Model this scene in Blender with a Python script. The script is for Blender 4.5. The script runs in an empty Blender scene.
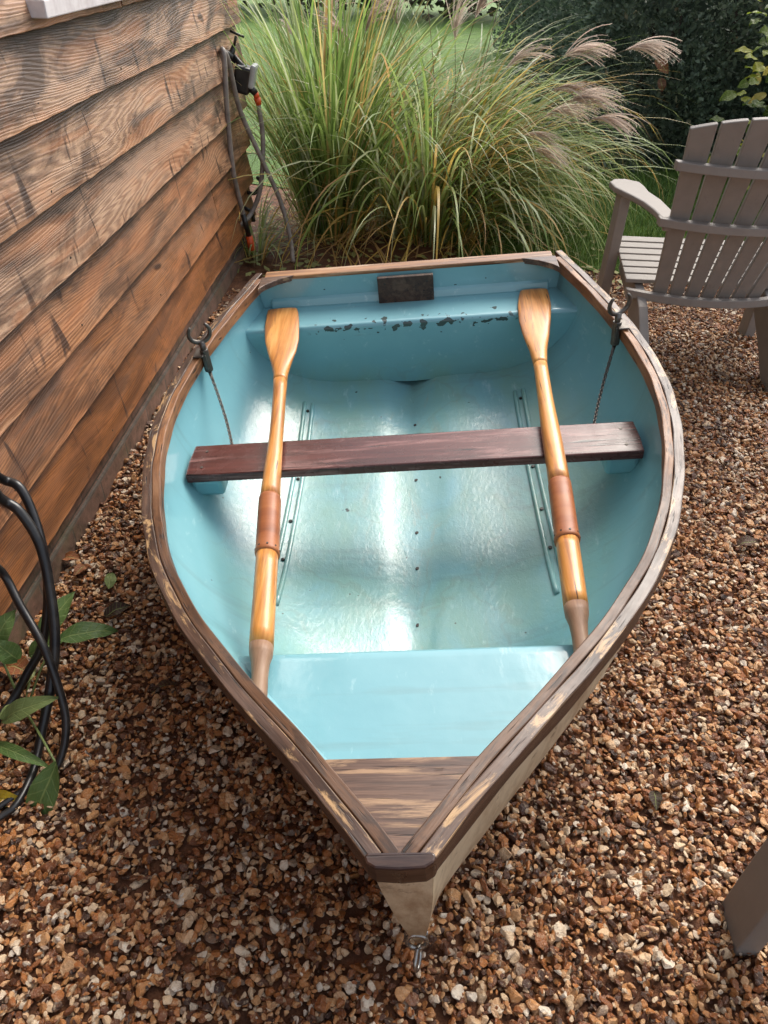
import bpy, bmesh, math, random
import numpy as np
from mathutils import Vector, Matrix
random.seed(7); RNG = np.random.default_rng(11)
sc = bpy.context.scene
COL = sc.collection

# ------------------------------------------------------------------ camera
FPX, CAMH, PITCH, ROLL = 739.0, 1.45, math.radians(38.7), math.radians(2.0)
fw = Vector((0, math.cos(PITCH), -math.sin(PITCH)))
_rt, _dn = Vector((1, 0, 0)), Vector((0, -math.sin(PITCH), -math.cos(PITCH)))
rt = _rt*math.cos(ROLL) - _dn*math.sin(ROLL); dn = _rt*math.sin(ROLL) + _dn*math.cos(ROLL)
CAM = Vector((0, 0, CAMH))
cd = bpy.data.cameras.new('camera'); cam = bpy.data.objects.new('camera', cd); COL.objects.link(cam)
cd.sensor_fit = 'VERTICAL'; cd.sensor_height = 24; cd.lens = FPX/1024*24; cd.clip_start = .05; cd.clip_end = 500
up_, bk_ = -dn, -fw
cam.matrix_world = Matrix(((rt.x, up_.x, bk_.x, 0), (rt.y, up_.y, bk_.y, 0), (rt.z, up_.z, bk_.z, CAMH), (0, 0, 0, 1)))
sc.camera = cam

def ray(x, y): return fw + rt*((x-384)/FPX) + dn*((y-512)/FPX)
def at(x, y, z=0.0):                       # a point of the photo at height z
    d = ray(x, y); return CAM + d*((z-CAMH)/d.z)
def atY(x, y, Y):                          # a point of the photo at distance Y
    d = ray(x, y); return CAM + d*(Y/d.y)

# ------------------------------------------------------------------ light
SUN_AZ, SUN_EL = math.radians(30), math.radians(47)     # azimuth from +Y towards +X
w = bpy.data.worlds.new('World'); sc.world = w; w.use_nodes = True
wn = w.node_tree; bg = wn.nodes['Background']
sky = wn.nodes.new('ShaderNodeTexSky'); sky.sky_type = 'NISHITA'; sky.sun_disc = False
sky.sun_elevation = SUN_EL; sky.sun_rotation = SUN_AZ; sky.air_density = 1.0; sky.dust_density = 3.5; sky.ozone_density = .6
hs_ = wn.nodes.new('ShaderNodeHueSaturation'); hs_.inputs['Saturation'].default_value = .45      # thin cloud cover greys the sky
wn.links.new(sky.outputs[0], hs_.inputs['Color']); wn.links.new(hs_.outputs[0], bg.inputs[0]); bg.inputs[1].default_value = .15
sd = bpy.data.lights.new('sun', 'SUN'); sun = bpy.data.objects.new('sun', sd); COL.objects.link(sun)
sd.energy = 1.4; sd.angle = math.radians(35); sd.color = (1, .93, .82)
sdir = Vector((math.sin(SUN_AZ)*math.cos(SUN_EL), math.cos(SUN_AZ)*math.cos(SUN_EL), math.sin(SUN_EL)))
sun.rotation_euler = sdir.to_track_quat('Z', 'Y').to_euler()
sc.view_settings.view_transform = 'Standard'; sc.view_settings.look = 'None'
sc.view_settings.exposure = 1.02; sc.view_settings.gamma = 1; sc.view_settings.use_curve_mapping = False
sc.render.engine = 'CYCLES'

# ------------------------------------------------------------------ helpers
def S(r, g, b):                            # sRGB 0-255 -> linear
    f = lambda c: (c/255/12.92) if c/255 <= .04045 else ((c/255+.055)/1.055)**2.4
    return (f(r), f(g), f(b), 1)
class NT:
    def __init__(s, name):
        s.m = bpy.data.materials.new(name); s.m.use_nodes = True; s.t = s.m.node_tree
        s.b = s.t.nodes['Principled BSDF']
    def n(s, typ, ins=None, **kw):
        nd = s.t.nodes.new(typ)
        for k, v in kw.items(): setattr(nd, k, v)
        for k, v in (ins or {}).items(): s.put(nd.inputs[k], v)
        return nd
    def put(s, sock, v):
        if isinstance(v, bpy.types.NodeSocket): s.t.links.new(v, sock)
        else: sock.default_value = v
    def mp(s, co, scale=(1, 1, 1), loc=(0, 0, 0)): return s.n('ShaderNodeMapping', {0: co, 3: scale, 1: loc}).outputs[0]
    def noise(s, co, scale=5, detail=4, rough=.5, dist=0):
        return s.n('ShaderNodeTexNoise', {'Vector': co, 'Scale': scale, 'Detail': detail, 'Roughness': rough, 'Distortion': dist}).outputs['Fac']
    def ramp(s, fac, stops, interp='LINEAR'):
        nd = s.n('ShaderNodeValToRGB', {0: fac}); cr = nd.color_ramp; cr.interpolation = interp
        while len(cr.elements) < len(stops): cr.elements.new(.5)
        for e, (p, c) in zip(cr.elements, stops): e.position = p; e.color = c if len(c) == 4 else (*c, 1)
        return nd.outputs[0]
    def step(s, fac, a, b): return s.n('ShaderNodeMapRange', {0: fac, 1: a, 2: b, 3: 0.0, 4: 1.0}, clamp=True).outputs[0]
    def mix(s, f, a, b, mode='MIX'):
        nd = s.n('ShaderNodeMix', data_type='RGBA', blend_type=mode)
        s.put(nd.inputs[0], f); s.put(nd.inputs[6], a); s.put(nd.inputs[7], b); return nd.outputs[2]
    def ma(s, op, a, b=0.0, c=0.0): return s.n('ShaderNodeMath', {0: a, 1: b, 2: c}, operation=op).outputs[0]
    def sep(s, co): return s.n('ShaderNodeSeparateXYZ', {0: co}).outputs
    def comb(s, x, y, z): return s.n('ShaderNodeCombineXYZ', {0: x, 1: y, 2: z}).outputs[0]
    def obj(s): return s.n('ShaderNodeTexCoord').outputs['Object']
    def uv(s): return s.n('ShaderNodeTexCoord').outputs['UV']
    def attr(s, name, typ='GEOMETRY'): return s.n('ShaderNodeAttribute', attribute_name=name, attribute_type=typ)
    def bump(s, h, strength=.5, dist=.002, nrm=None):
        i = {'Height': h, 'Strength': strength, 'Distance': dist}
        if nrm is not None: i['Normal'] = nrm
        return s.n('ShaderNodeBump', i).outputs[0]
    def set(s, **kw):
        for k, v in kw.items(): s.put(s.b.inputs[k.replace('_', ' ')], v)
        return s.m

def mesh(name, V, Fc, mat=None, parent=None, smooth=False, uvs=None, bevel=0, mats=None, fm=None):
    me = bpy.data.meshes.new(name)
    me.from_pydata([tuple(v) for v in V], [], [tuple(f) for f in Fc]); me.update()
    if uvs is not None:
        ul = me.uv_layers.new(name='UVMap')
        for l in me.loops: ul.data[l.index].uv = uvs[l.vertex_index]
    return link(name, me, mat, parent, smooth, bevel, mats, fm)
def link(name, me, mat=None, parent=None, smooth=False, bevel=0, mats=None, fm=None):
    for m in (mats or [mat]):
        if m: me.materials.append(m)
    if fm is not None:
        for p, k in zip(me.polygons, fm): p.material_index = k
    if smooth: me.polygons.foreach_set('use_smooth', [True]*len(me.polygons))
    o = bpy.data.objects.new(name, me); COL.objects.link(o)
    if parent: o.parent = parent
    if bevel:
        b = o.modifiers.new('bevel', 'BEVEL'); b.width = bevel; b.segments = 2; b.limit_method = 'ANGLE'; b.angle_limit = math.radians(40)
        b.harden_normals = False
    return o
def empty(name, label, cat, loc=(0, 0, 0), rz=0, group=None, matrix=None):
    o = bpy.data.objects.new(name, None); COL.objects.link(o); o.empty_display_size = .1
    if matrix is not None: o.matrix_world = matrix
    else: o.location = loc; o.rotation_euler = (0, 0, rz)
    return tag(o, label, cat, group)
def tag(o, label, cat, group=None, kind=None):
    o['label'] = label; o['category'] = cat
    if group: o['group'] = group
    if kind: o['kind'] = kind
    return o
def struct(o): o['kind'] = 'structure'; return o
class MB:                                  # collects shapes of ONE part
    def __init__(s): s.V = []; s.F = []; s.U = []
    def add(s, V, F, U=None):
        k = len(s.V); s.V += [Vector(v) for v in V]; s.F += [tuple(i+k for i in f) for f in F]
        s.U += list(U) if U else [(v[0], v[1]) for v in V]; return s
    def box(s, c, d, M=None):
        V = [Vector((c[0]+sx*d[0]/2, c[1]+sy*d[1]/2, c[2]+sz*d[2]/2)) for sx in (-1, 1) for sy in (-1, 1) for sz in (-1, 1)]
        if M: V = [M @ v for v in V]
        return s.add(V, [(0, 1, 3, 2), (4, 6, 7, 5), (0, 4, 5, 1), (2, 3, 7, 6), (0, 2, 6, 4), (1, 5, 7, 3)])
    def prism(s, poly, a, b, ax='x'):      # polygon extruded from a to b
        f = {'x': lambda u, v, t: (t, u, v), 'y': lambda u, v, t: (u, t, v), 'z': lambda u, v, t: (u, v, t)}[ax]
        n = len(poly); V = [f(u, v, a) for u, v in poly]+[f(u, v, b) for u, v in poly]
        F = [tuple(range(n))[::-1], tuple(range(n, 2*n))]+[(i, (i+1) % n, n+(i+1) % n, n+i) for i in range(n)]
        return s.add(V, F)
    def tube(s, P, r, n=10, caps=True):    # r: number or list
        P = [Vector(p) for p in P]; R = r if isinstance(r, (list, tuple)) else [r]*len(P)
        V, U = [], []; nrm = None; L = 0
        for i, p in enumerate(P):
            t = (P[min(i+1, len(P)-1)]-P[max(i-1, 0)]).normalized()
            if nrm is None: nrm = t.orthogonal().normalized()
            nrm = (nrm - t*nrm.dot(t)).normalized(); bn = t.cross(nrm)
            if i: L += (p-P[i-1]).length
            for k in range(n):
                a = 2*math.pi*k/n; V.append(p+(nrm*math.cos(a)+bn*math.sin(a))*R[i]); U.append((L, k/n))
        F = [(i*n+k, i*n+(k+1) % n, (i+1)*n+(k+1) % n, (i+1)*n+k) for i in range(len(P)-1) for k in range(n)]
        if caps: F += [tuple(range(n))[::-1], tuple(range((len(P)-1)*n, len(P)*n))]
        return s.add(V, F, U)
    def build(s, name, mat, parent=None, smooth=False, bevel=0):
        o = mesh(name, s.V, s.F, mat, parent, smooth, s.U, bevel)
        bm = bmesh.new(); bm.from_mesh(o.data); bmesh.ops.recalc_face_normals(bm, faces=bm.faces); bm.to_mesh(o.data); bm.free()
        return o
def smoothpath(P, k=6):                    # Catmull-Rom
    P = [Vector(p) for p in P]; Q = [P[0]*2-P[1]]+P+[P[-1]*2-P[-2]]; out = []
    for i in range(1, len(Q)-2):
        for j in range(k):
            t = j/k; a, b, c, d = Q[i-1:i+3]
            out.append(.5*((2*b)+(c-a)*t+(2*a-5*b+4*c-d)*t*t+(3*b-a-3*c+d)*t**3))
    out.append(P[-1]); return out

# ------------------------------------------------------------------ materials
def wood(name, dark, mid, light, axis='y', scale=1.0, rough=.5, worn=None, worn_amt=.5, bumpd=.0012, uv=False, streak=60, gloss=0.0, spec=.5, cracks=.35):
    m = NT(name); co = m.uv() if uv else m.obj()
    lo = {'x': (3, streak, streak), 'y': (streak, 3, streak), 'z': (streak, streak, 3)}[axis]
    md = {'x': (1.2, 12, 12), 'y': (12, 1.2, 12), 'z': (12, 12, 1.2)}[axis]
    g = m.noise(m.mp(co, tuple(v*scale for v in lo)), 1, 5, .62, .3)
    g2 = m.noise(m.mp(co, tuple(v*scale for v in md), (3, 1, 7)), 1, 4, .55, .6)
    f = m.ma('ADD', m.ma('MULTIPLY', g, .55), m.ma('MULTIPLY', g2, .45))
    c = m.ramp(f, [(.32, dark), (.5, mid), (.68, light)])
    if uv: top_ = m.step(m.sep(m.n('ShaderNodeNewGeometry').outputs['Normal'])[2], .3, .8)
    crk = m.step(m.noise(m.mp(co, tuple(v*scale*1.4 for v in lo), (9, 4, 2)), 1, 2, .5, .1), cracks-.05, cracks+.02)
    c = m.mix(m.ma('SUBTRACT', 1.0, crk), c, tuple(v*.25 for v in dark[:3])+(1,))
    if worn:
        wm = m.step(m.noise(m.mp(co, (9, 45, 1) if uv else tuple(max(v*.25, 1.5) for v in lo), (5, 5, 5)), 1 if uv else 1.6, 8, .70, .8), .53, .60)
        c = m.mix(m.ma('MULTIPLY', m.ma('MULTIPLY', wm, top_) if uv else wm, worn_amt), c, worn)
    rn = m.noise(co, 30, 3); r = m.step(rn, -.6*1, 1.6)
    r = m.ma('ADD', rough-.12, m.ma('MULTIPLY', rn, .24))
    return m.set(Base_Color=c, Roughness=r, Normal=m.bump(m.ma('ADD', m.ma('MULTIPLY', g, .7), m.ma('MULTIPLY', crk, .6)), .7, bumpd), Specular_IOR_Level=spec, Coat_Weight=gloss, Coat_Roughness=.12)

M = {}
M['gunwale'] = wood('weathered varnished gunwale', S(26, 16, 12), S(64, 43, 32), S(100, 74, 58), uv=True, axis='x', scale=3.0, rough=.36, worn=S(186, 150, 106), worn_amt=.75)
def inwale_mat():
    m_ = wood('varnished inwale', S(64, 38, 24), S(132, 88, 54), S(168, 122, 82), uv=True, axis='x', scale=3.0, rough=.45, worn=S(60, 40, 30), worn_amt=.7)
    m = NT.__new__(NT); m.m = m_; m.t = m_.node_tree; m.b = m.t.nodes['Principled BSDF']; old = m.b.inputs['Base Color'].links[0].from_socket
    y = m.sep(m.obj())[1]; k = m.step(m.ma('ADD', y, m.ma('MULTIPLY', m.noise(m.obj(), 5, 4), .5)), 1.35, .95)   # the varnish is worn and dark towards the bow
    c = m.mix(k, old, m.mix(1.0, old, (.42, .42, .44, 1), 'MULTIPLY')); m.put(m.b.inputs['Base Color'], c); return m_
M['inwale'] = inwale_mat()
M['darkwood'] = wood('dark varnished oak', S(20, 11, 9), S(44, 25, 20), S(70, 45, 35), axis='x', rough=.3, worn=S(100, 74, 58), worn_amt=.2)
M['deck'] = wood('weathered ply deck', S(40, 26, 20), S(84, 60, 47), S(118, 90, 72), axis='x', scale=3.2, rough=.35, worn=S(164, 132, 100), worn_amt=.7)
M['thwart'] = wood('wet mahogany thwart', S(44, 18, 14), S(76, 34, 28), S(100, 52, 45), axis='x', scale=.9, rough=.26, worn=S(146, 104, 98), worn_amt=.55, bumpd=.0006)
M['oar'] = wood('golden varnished spruce', S(136, 76, 30), S(200, 132, 60), S(228, 170, 98), axis='y', scale=1.3, rough=.42, gloss=.25, worn=S(150, 98, 60), worn_amt=.65, bumpd=.0004, cracks=.30)
M['grip'] = wood('bare grey oar grip', S(88, 60, 42), S(132, 98, 74), S(160, 130, 104), axis='y', rough=.55, cracks=.25, bumpd=.0005)
M['leather'] = wood('brown leather', S(104, 54, 26), S(146, 82, 42), S(172, 108, 62), axis='x', scale=.4, rough=.5, cracks=.2, bumpd=.0005)
M['transomwood'] = wood('golden oak capping', S(84, 52, 30), S(150, 104, 64), S(194, 150, 104), axis='x', rough=.42, worn=S(206, 180, 148), worn_amt=.5)
M['pad'] = wood('dark plywood pad', S(30, 20, 15), S(58, 40, 30), S(86, 62, 46), axis='y', rough=.6, worn=S(104, 84, 68), worn_amt=.4)

def blue_paint():
    m = NT('blue painted glassfibre'); co = m.obj(); x, y, z = m.sep(co)[:3]
    base = m.mix(m.noise(co, 3, 4, .6), S(96, 152, 164), S(124, 176, 184))
    # grey-green grime on the floor, following its own patches
    flo = m.step(z, -.20, -.30)
    n1 = m.noise(m.mp(co, (3, 1.6, 3)), 2.2, 7, .62, .7)
    gr = m.ma('MULTIPLY', flo, m.step(n1, .28, .60))
    c = m.mix(m.ma('MULTIPLY', gr, .8), base, S(118, 160, 148))
    tan = m.ma('MULTIPLY', m.step(m.noise(m.mp(co, (7, 2, 4), (2, 3, 1)), 2, 7, .7, .5), .56, .70), m.step(m.ma('ABSOLUTE', x), .24, .02))
    c = m.mix(m.ma('MULTIPLY', m.ma('MULTIPLY', tan, flo), .6), c, S(150, 146, 122))
    # dirty streaks down the sides
    st = m.step(m.noise(m.mp(co, (2, 22, 2)), 1, 5, .6), .56, .72)
    c = m.mix(m.ma('MULTIPLY', st, .34), c, S(96, 124, 122))
    # pale chalky wear
    wr = m.step(m.noise(m.mp(co, (20, 6, 20)), 1.5, 8, .7), .60, .70)
    c = m.mix(m.ma('MULTIPLY', wr, .42), c, S(176, 206, 208))
    scf = m.step(m.noise(m.mp(co, (3, 30, 12), (1, 7, 2)), 2.2, 6, .75, 1.0), .66, .72)
    c = m.mix(m.ma('MULTIPLY', scf, .5), c, S(92, 104, 92))
    puddle = m.ma('MULTIPLY', flo, m.step(m.ma('ABSOLUTE', m.ma('SUBTRACT', m.noise(m.mp(co, (1, .8, 1), (6, 1, 1)), 3.2, 4, .5), .5)), .014, .004))
    c = m.mix(m.ma('MULTIPLY', puddle, .14), c, S(110, 112, 88))       # dried tide marks
    # chipped paint along the stern seat edge
    v = m.noise(m.mp(co, (1, .8, 1.4), (4, 2, 7)), 34, 2, .45)
    near = m.ma('MULTIPLY', m.step(m.ma('ABSOLUTE', m.ma('SUBTRACT', z, -.098)), .028, .004), m.ma('MULTIPLY', m.step(y, 1.76, 1.77), m.step(y, 1.86, 1.84)))
    chip = m.ma('MULTIPLY', m.step(m.ma('ADD', v, m.ma('MULTIPLY', near, .27)), .755, .775), m.step(m.ma('ABSOLUTE', m.ma('SUBTRACT', x, .02)), .36, .30))
    c = m.mix(chip, c, S(28, 52, 50))
    sp = m.n('ShaderNodeTexVoronoi', {'Vector': co, 'Scale': 19}, feature='F1')
    dot = m.ma('MULTIPLY', m.ma('LESS_THAN', sp.outputs['Distance'], .05), m.ma('GREATER_THAN', m.sep(sp.outputs['Color'])[0], .8))
    c = m.mix(m.ma('MULTIPLY', dot, .8), c, S(60, 66, 58))
    h = m.ma('ADD', m.ma('MULTIPLY', m.noise(co, 6, 3, .5), .75), m.ma('MULTIPLY', m.noise(m.mp(co, (1, .6, 1)), 85, 5, .7, .6), m.ma('ADD', .05, m.ma('MULTIPLY', flo, .22))))
    rg = m.ma('ADD', .34, m.ma('MULTIPLY', m.noise(m.mp(co, (4, 3, 4)), 2, 6, .65), .30))
    return m.set(Base_Color=c, Roughness=rg, Normal=m.bump(h, .6, .006), Coat_Normal=m.bump(h, .6, .006), Specular_IOR_Level=.5, Coat_Weight=.9, Coat_Roughness=.035)
M['blue'] = blue_paint()
def cream():
    m = NT('cream hull paint'); co = m.obj()
    c = m.mix(m.step(m.noise(m.mp(co, (6, 6, 2)), 2, 8, .7), .45, .68), S(196, 178, 148), S(140, 112, 82))
    c = m.mix(m.ma('MULTIPLY', m.step(m.noise(co, 26, 6, .7), .60, .68), .7), c, S(96, 74, 54))
    return m.set(Base_Color=c, Roughness=.5, Normal=m.bump(m.noise(co, 40, 4), .3, .002))
M['cream'] = cream()
def metal(name, a, b, rough=.4, met=.9):
    m = NT(name); co = m.obj(); n = m.noise(co, 60, 5, .65)
    return m.set(Base_Color=m.mix(n, a, b), Metallic=met, Roughness=m.ma('ADD', rough-.1, m.ma('MULTIPLY', n, .25)), Normal=m.bump(n, .3, .001))
M['galv'] = metal('weathered galvanised metal', S(120, 118, 114), S(70, 62, 56), .42)
M['chrome'] = metal('bright shackle steel', S(190, 188, 184), S(90, 80, 70), .22)
def plastic(name, c, rough=.4, c2=None):
    m = NT(name); co = m.obj(); n = m.noise(co, 25, 5, .6)
    return m.set(Base_Color=m.mix(m.step(n, .4, .7), c, c2 or tuple(v*.75 for v in c[:3])+(1,)), Roughness=m.ma('ADD', rough-.08, m.ma('MULTIPLY', n, .2)), Normal=m.bump(m.noise(co, 160, 3), .15, .0008))
M['black'] = plastic('black rubber', S(22, 22, 24), .32, S(44, 42, 40))
M['hosegrey'] = plastic('grey garden hose', S(136, 128, 122), .45, S(104, 98, 92))
M['orange'] = plastic('orange plastic', S(214, 84, 34), .4)
M['red'] = plastic('red plastic', S(170, 40, 32), .4)
M['clear'] = plastic('pale grey plastic', S(168, 172, 172), .2)
M['screw'] = plastic('dark screw', S(40, 34, 30), .5)
M['seal'] = plastic('dark joint line', S(30, 22, 18), .7)
def taupe():
    m = NT('taupe painted timber'); co = m.obj()
    n = m.noise(m.mp(co, (6, 6, 6)), 3, 5, .6); g = m.noise(m.mp(co, (70, 70, 8)), 1, 4, .6)
    c = m.mix(n, S(122, 115, 109), S(144, 137, 130)); c = m.mix(m.ma('MULTIPLY', m.step(g, .62, .72), .25), c, S(92, 82, 76))
    return m.set(Base_Color=c, Roughness=m.ma('ADD', .5, m.ma('MULTIPLY', n, .15)), Normal=m.bump(g, .25, .001), Specular_IOR_Level=.35)
M['taupe'] = taupe()

def cladding():
    m = NT('waney larch cladding'); uv = m.uv(); u, v, _ = m.sep(uv)[:3]
    bid = m.attr('board').outputs['Fac']
    q = m.comb(m.ma('ADD', u, m.ma('MULTIPLY', bid, 7.31)), m.ma('ADD', v, m.ma('MULTIPLY', bid, 3.7)), bid)
    # growth rings as contour lines of a field stretched along the board
    fld = m.noise(m.mp(q, (.75, 4.2, 1)), 1, 2, .35, .15); tiny = m.noise(m.mp(q, (9, 30, 1)), 1, 3, .5)
    rings = m.ma('SINE', m.ma('MULTIPLY', m.ma('ADD', m.ma('ADD', m.ma('MULTIPLY', fld, .24), m.ma('MULTIPLY', tiny, .006)), m.ma('ADD', v, m.ma('MULTIPLY', m.noise(m.mp(q, (.45, 34, 1), (2, 2, 2)), 1, 3, .6), .030))), 900.0))
    rings = m.ma('POWER', m.ma('ADD', .5, m.ma('MULTIPLY', rings, .5)), m.ma('ADD', .35, m.ma('MULTIPLY', m.noise(m.mp(q, (2, 9, 1), (5, 5, 5)), 1, 3), 1.6)))
    fine = m.noise(m.mp(q, (14, 260, 1)), 1, 4, .6)
    blotch = m.noise(m.mp(q, (1.6, 5, 1)), 2, 6, .62, .5)
    k = m.step(m.ma('ADD', bid, m.ma('MULTIPLY', blotch, .6)), .80, 1.22)         # boards low on the wall are a warmer timber
    light = m.mix(k, S(196, 162, 132), S(176, 114, 62)); dark = m.mix(k, S(112, 82, 66), S(88, 50, 28))
    f = m.ma('ADD', m.ma('MULTIPLY', rings, .42), m.ma('MULTIPLY', fine, .5))
    c = m.mix(f, dark, light)
    gb = m.step(m.noise(m.mp(q, (1.1, 4, 1), (3, 9, 1)), 2.2, 7, .66, .8), .44, .57)
    c = m.mix(m.ma('MULTIPLY', gb, m.mix(k, (.8, .8, .8, 1), (.5, .5, .5, 1))), c, S(54, 37, 30))
    ory = m.step(m.noise(m.mp(q, (1.3, 7, 1), (8, 2, 3)), 2, 6, .6, .4), .50, .66)
    c = m.mix(m.ma('MULTIPLY', ory, .38), c, S(190, 124, 80))
    # saw smears and knots, dark and upright
    kn = m.ma('MAXIMUM', m.step(m.noise(m.mp(q, (13, 3.4, 1), (1, 6, 2)), 1, 3, .5, 1.2), .63, .70), m.step(m.noise(m.mp(q, (5, 9, 1), (4, 1, 9)), 1, 2, .4, .3), .70, .75))
    c = m.mix(m.ma('MULTIPLY', kn, .85), c, S(44, 28, 24))
    shade_grime = m.ma('MULTIPLY', m.step(m.ma('ADD', v, m.ma('MULTIPLY', m.noise(m.mp(q, (5, 16, 1), (2, 7, 4)), 1, 5, .65), .075)), .172, .196), .7)
    c = m.mix(shade_grime, c, S(40, 28, 24))            # shadow of the board above painted into the colour, with ragged grime
    edge = m.ma('MULTIPLY', m.step(v, .03, .0), m.step(m.noise(m.mp(q, (3, 20, 1)), 2, 5, .6), .42, .6))
    c = m.mix(m.ma('MULTIPLY', edge, .5), c, S(206, 146, 100))
    h = m.ma('ADD', m.ma('MULTIPLY', rings, .8), m.ma('MULTIPLY', fine, .5)); h = m.ma('ADD', h, m.ma('MULTIPLY', kn, -.8))
    return m.set(Base_Color=c, Roughness=m.ma('ADD', .36, m.ma('MULTIPLY', fine, .3)), Normal=m.bump(h, .6, .0013), Specular_IOR_Level=.5)
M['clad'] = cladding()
def brick():
    m = NT('dark brown brick'); uv = m.uv()
    b = m.n('ShaderNodeTexBrick', {'Vector': uv, 'Scale': 1.0, 'Mortar Size': .004, 'Brick Width': .225, 'Row Height': .078, 'Mortar Smooth': .3, 'Color1': S(136, 104, 88), 'Color2': S(112, 88, 76), 'Mortar': S(100, 92, 84)})
    b.offset = .5
    c = m.mix(m.step(m.noise(uv, 14, 7, .7), .4, .7), b.outputs[0], S(62, 54, 44))
    c = m.mix(m.ma('MULTIPLY', m.step(m.noise(uv, 5, 6, .7), .52, .66), .5), c, S(96, 96, 66))
    return m.set(Base_Color=c, Roughness=.75, Normal=m.bump(m.ma('ADD', m.ma('MULTIPLY', b.outputs['Fac'], -.6), m.noise(uv, 60, 5, .7)), .8, .003))
M['brick'] = brick()
M['whitepaint'] = plastic('white painted timber', S(214, 208, 208), .45, S(190, 182, 182))

def leafmat(name, ramp, attr='tint', trans=.35, rough=.5, vein=False, spec=.4):
    m = NT(name); a = m.attr(attr).outputs['Fac']; c = m.ramp(a, ramp)
    n = m.noise(m.obj(), 30, 3); c = m.mix(m.ma('MULTIPLY', n, .3), c, (.02, .03, .01, 1), 'MIX')
    if vein:
        x, y, z = m.sep(m.uv())[:3]
        mid = m.step(m.ma('ABSOLUTE', y), .09, .03)
        sd_ = m.step(m.ma('SINE', m.ma('MULTIPLY', m.ma('SUBTRACT', x, m.ma('MULTIPLY', m.ma('ABSOLUTE', y), .14)), 44.)), .86, .98)
        vv = m.ma('MAXIMUM', mid, m.ma('MULTIPLY', sd_, .5)); c = m.mix(m.ma('MULTIPLY', vv, .45), c, S(176, 190, 120))
        m.set(Normal=m.bump(m.ma('ADD', m.noise(m.uv(), 9, 3), m.ma('MULTIPLY', vv, -.6)), .6, .004))
    m.set(Base_Color=c, Roughness=rough, Specular_IOR_Level=spec)
    if trans:
        tr = m.n('ShaderNodeBsdfTranslucent', {'Color': c}); mx = m.n('ShaderNodeMixShader', {0: trans})
        out = m.t.nodes['Material Output']; m.t.links.new(m.b.outputs[0], mx.inputs[1]); m.t.links.new(tr.outputs[0], mx.inputs[2]); m.t.links.new(mx.outputs[0], out.inputs[0])
    return m.m
M['blade'] = leafmat('miscanthus blades', [(0, S(84, 112, 56)), (.3, S(138, 166, 84)), (.55, S(180, 194, 124)), (.72, S(200, 208, 172)), (.86, S(222, 190, 96)), (1, S(200, 160, 116))], trans=.55, rough=.38)
M['stalk'] = leafmat('miscanthus stalks', [(0, S(92, 86, 50)), (1, S(130, 84, 66))], trans=0, rough=.5)
M['plume'] = leafmat('feathery plumes', [(0, S(196, 170, 156)), (1, S(242, 228, 214))], trans=.5, rough=.6)
M['turf'] = leafmat('lawn blades', [(0, S(52, 82, 30)), (.6, S(104, 140, 52)), (1, S(150, 150, 84))], trans=.4, rough=.5)
M['conifer'] = leafmat('conifer sprays', [(0, S(70, 88, 74)), (.5, S(118, 136, 116)), (.9, S(158, 172, 150)), (1, S(160, 144, 114))], trans=.3, rough=.55)
M['shrubleaf'] = leafmat('shrub leaves', [(0, S(70, 96, 34)), (.5, S(138, 158, 58)), (.8, S(190, 192, 66)), (1, S(214, 190, 110))], trans=.45, rough=.45, vein=True)
M['weedleaf'] = leafmat('broad weed leaves', [(0, S(70, 104, 54)), (.6, S(120, 148, 84)), (.9, S(160, 168, 112)), (1, S(206, 176, 52))], trans=.3, rough=.35, vein=True)
M['deadleaf'] = leafmat('fallen leaves', [(0, S(52, 30, 22)), (.6, S(104, 60, 40)), (1, S(156, 92, 52))], trans=.1, rough=.55, vein=True)
M['core'] = plastic('inner twigs', S(70, 82, 68), .9)
M['bark'] = plastic('dark bark', S(60, 48, 38), .8)
M['farleaf'] = leafmat('distant foliage', [(0, S(40, 48, 34)), (.6, S(88, 84, 62)), (1, S(126, 108, 84))], trans=.2, rough=.6)

def soil():
    m = NT('moist earth'); co = m.obj()
    c = m.ramp(m.noise(co, 18, 8, .7), [(.3, S(66, 40, 26)), (.5, S(100, 62, 38)), (.7, S(134, 88, 56))])
    return m.set(Base_Color=c, Roughness=.8, Normal=m.bump(m.noise(co, 120, 6, .7), .8, .01))
M['soil'] = soil()
def lawnm():
    m = NT('mown lawn'); co = m.obj()
    f = m.ma('ADD', m.ma('MULTIPLY', m.noise(co, 1.2, 5, .6), .5), m.ma('MULTIPLY', m.noise(m.mp(co, (1, .35, 1)), 140, 4, .7), .5))
    c = m.ramp(f, [(.3, S(50, 78, 28)), (.5, S(96, 134, 46)), (.7, S(132, 162, 66))])
    return m.set(Base_Color=c, Roughness=.7, Normal=m.bump(m.noise(co, 200, 4, .7), 1, .02))
M['lawn'] = lawnm()
def stone():
    m = NT('flint pebbles'); a = m.attr('tone', 'INSTANCER').outputs['Fac']; co = m.obj()
    c = m.ramp(a, [(0, S(52, 32, 22)), (.15, S(92, 52, 28)), (.32, S(136, 80, 40)), (.46, S(166, 106, 56)), (.58, S(184, 132, 82)), (.70, S(198, 156, 114)), (.83, S(208, 182, 148)), (.93, S(214, 200, 180)), (.96, S(146, 120, 98)), (.98, S(90, 78, 70)), (1, S(156, 86, 34))])
    n = m.noise(co, 1.3, 5, .65); c = m.mix(m.ma('MULTIPLY', m.step(n, .5, .68), .65), c, m.mix(a, S(98, 56, 26), S(140, 90, 46)))
    c = m.mix(m.ma('MULTIPLY', m.step(m.noise(m.mp(co, (1, 1, 1), (7, 3, 1)), 2.2, 5, .6), .56, .66), .35), c, S(214, 190, 154))
    return m.set(Base_Color=c, Roughness=m.ma('ADD', .18, m.ma('MULTIPLY', n, .3)), Normal=m.bump(m.noise(co, 3, 4, .6), .35, .12), Specular_IOR_Level=.5)
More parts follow.
